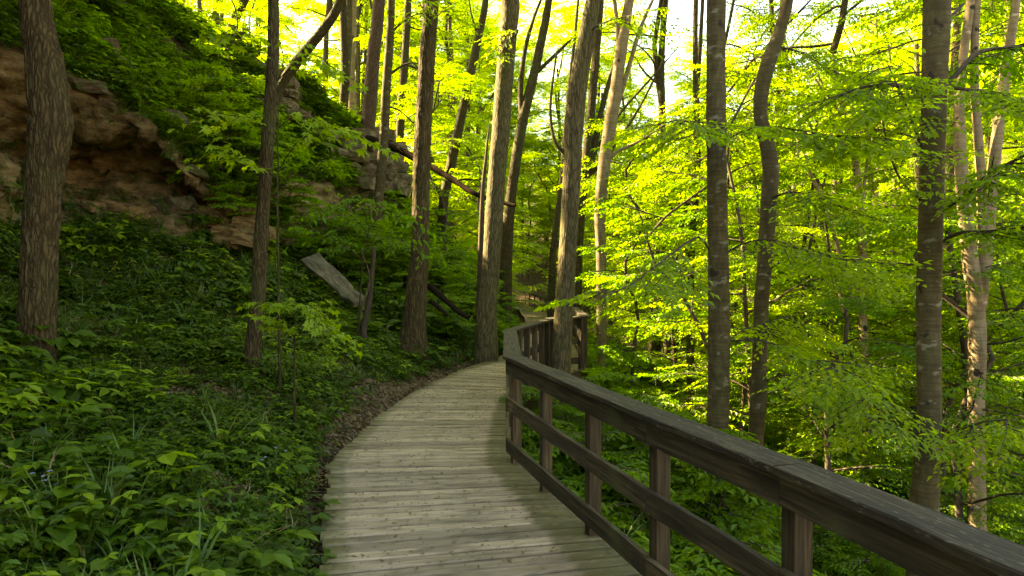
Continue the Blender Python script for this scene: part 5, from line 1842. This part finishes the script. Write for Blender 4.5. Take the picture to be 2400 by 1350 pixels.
# bits lying on the planks
deb = Geo()
rg = np.random.default_rng(70)
for k in range(6000):
    s = rg.integers(0, 8); u, t = rg.random(), rg.random()
    (l0, r0), (l1, r1) = [tuple(np.array(q, float) for q in S_) for S_ in (SEC[s], SEC[s + 1])]
    p = (l0 * (1 - u) + l1 * u) * (1 - t) + (r0 * (1 - u) + r1 * u) * t
    a = rg.uniform(0, 6.28); L = rg.uniform(.012, .034) if k % 5 else rg.uniform(.035, .07); wd = L * rg.uniform(.12, .45)
    d = np.array([math.cos(a), math.sin(a), 0]); sd = np.array([-math.sin(a), math.cos(a), 0])
    c0 = np.array([p[0], p[1], zdeck(p[1]) + .007])
    deb.add([c0 - d * L / 2, c0 + sd * wd / 2 + [0, 0, .004], c0 + d * L / 2, c0 - sd * wd / 2 + [0, 0, .004]], None, [(0, 2, 1), (0, 3, 2)])
link('plank_debris', deb.mesh('plank_debris', M['litter'], False), None, kind='stuff', label='small brown catkins and leaf bits scattered on the planks')

# plants one can tell apart in front
def plant(name, me, x, y, s, rz, label, group, cat='plant'):
    o = link(name, me, None, (x, y, surf(x, y) - .01), label=label, cat=cat, group=group)
    o.scale = (s,) * 3
    o.rotation_euler = (0, 0, rz)
    return o


def bank_xy(px, py):
    """where the sight line of a photo pixel meets the hillside"""
    d = P(px, py, 1.0) - Vector((0, 0, EYE))
    h = HILL_BVH.ray_cast(Vector((0, 0, EYE)), d.normalized())
    return h[0]


rg = np.random.default_rng(81)
for k in range(46):
    h = bank_xy(rg.uniform(10, 720), rg.uniform(880, 1345))
    if h is None or near_walk(h.x, h.y, 1.1): continue
    plant('leafy_herb', LIB['herb'][k % 3], h.x, h.y, rg.uniform(.9, 1.4), rg.uniform(0, 6.28), 'small three-leaved green herb growing on the near bank', 'three-leaved herbs on the near bank')
for (px, py, s) in ((120, 1310, 1.2), (260, 1290, 1.2), (330, 1330, 1.1), (60, 1240, 1.1), (210, 1210, 1.0), (430, 1300, 1.0), (30, 840, 1.5), (60, 800, 1.4), (20, 900, 1.3), (110, 905, 1.1)):
    h = bank_xy(px, py)
    plant('broadleaf_plant', LIB['broad'][0], h.x, h.y, s, px * .1, 'broad-leaved plant with large rounded dark leaves at lower left', 'broad-leaved plants at lower left')
for (px, py, s) in ((235, 1200, 1.1), (190, 1330, 1.1), (470, 1290, .9), (120, 1100, 1.2), (330, 960, 1.2), (450, 800, 1.3), (560, 1240, .9), (640, 1290, .8), (270, 890, 1.2), (400, 860, 1.2), (520, 980, 1.0), (90, 990, 1.2)):
    h = bank_xy(px, py)
    plant('grass_tuft', LIB['grass'][px % 2], h.x, h.y, s, px, 'tuft of arching green grass blades on the near bank', 'grass tufts on the near bank')
for (px, py, s) in ((370, 1030, 1.1), (210, 960, 1.1), (60, 1080, 1.2), (450, 1020, 1.0), (120, 1170, 1.0), (420, 900, 1.1)):
    h = bank_xy(px, py)
    plant('dry_grass_tuft', LIB['straw'][0], h.x, h.y, s, px, 'tuft of straw-coloured dry grass on the near bank', 'dry grass tufts on the near bank')
for (px, py) in ((590, 1130), (640, 1110), (180, 690), (420, 760)):
    h = bank_xy(px, py)
    plant('violet_flower', LIB['flower'][0], h.x, h.y, 1.1, px, 'tiny pale violet flowers in the bank undergrowth', 'violet flowers on the bank')
h = bank_xy(375, 1165)
plant('chestnut_seedling', broad(55, 6, .2, .3, 'maple'), h.x, h.y, 1.0, .5, 'bright yellow-green seedling with long ribbed leaves low on near bank', None, 'seedling')

# shrubs
def put_shrub(x, y, s, v, label, group, bright=True):
    root = empty('shrub', (x, y, surf(x, y)), label=label, cat='shrub', group=group)
    put_crown(root, (SHRF if bright else SHR)[v], (0, 0, 0), x * 7 + y, s, 'foliage', 'stems')
    return root


for (px, py, Y, s) in ((560, 470, 15.0, 1.3), (500, 420, 15.0, 1.3), (460, 350, 14.6, 1.1), (540, 360, 16.0, 1.6), (600, 440, 16.0, 1.3), (430, 330, 14.2, .9), (520, 300, 17, 1.4)):
    p = P(px, py, Y)
    put_shrub(p.x, p.y, s, py % 3, 'green shrub spilling over the cliff lip left of slim blotchy trunk', 'shrubs on the cliff lip')
BSH = []
for (px, Y, s) in ((760, 18, 1.2), (800, 16.5, 1.1), (860, 17.5, 1.3), (920, 18.5, 1.3), (960, 20, 1.4), (1030, 19, 1.3), (1060, 21, 1.4), (1090, 18.5, 1.0), (900, 22, 1.3), (1000, 23, 1.5), (1100, 24, 1.4), (950, 26, 1.4), (1060, 28, 1.5), (1120, 20.5, 1.1), (840, 20, 1.1), (1010, 16, .9)):
    p = P(px, 600, Y)
    BSH.append(put_shrub(p.x, p.y, s, px % 3, 'green shrub in the thicket on the bank left of the path bend', 'shrubs on the bank left of the bend'))
for (px, Y, s) in ((1150, 34, 1.1), (1150, 40, 1.3), (1165, 47, 1.2), (1140, 29, 1.1), (1180, 21, .6), (1168, 19.5, .55), (1190, 24, .55), (1160, 18.6, .55)):
    p = P(px, 650, Y)
    put_shrub(p.x, p.y, s, px % 3, 'dense shrub beside the path past the railing corner', 'shrubs past the railing corner')
rg = np.random.default_rng(90)
n = 0
while n < 46:
    y = rg.uniform(7, 26); x = float(rail_x(y)) + rg.uniform(1.0, 3 + y * .45)
    if near_walk(x, y, 1.9): continue
    SHRUBS.append(put_shrub(x, y, rg.uniform(.6, 1.3), rg.integers(3), 'low green shrub on the slope below the railing', 'shrubs on the slope below the railing', n % 3 > 0))
    n += 1

tell_apart(BSH, 'green bank shrub', 40)
tell_apart(SHRUBS, 'low shrub below railing', 20)
# far woods closing the view
rg = np.random.default_rng(95)
pts, idx, scl, rots = [], [], [], []
for k in range(430):
    y = rg.uniform(58, 125); x = rg.uniform(-.75, 1.0) * y
    pts.append((x, y, float(gz(np.array([x]), np.array([y]))[0]) + rg.uniform(-.5, (5 if .14 < x / y < .6 else 14) if k % 2 else .5))); idx.append(rg.integers(8)); scl.append(rg.uniform(1.0, 1.5)); rots.append((0, 0, rg.uniform(0, 6.28)))
scatter('far_woods', [u[0] for u in UND] + [c_[0] for c_ in CAN], pts, rots, scl, idx, 'bright leafy woods far behind everything')
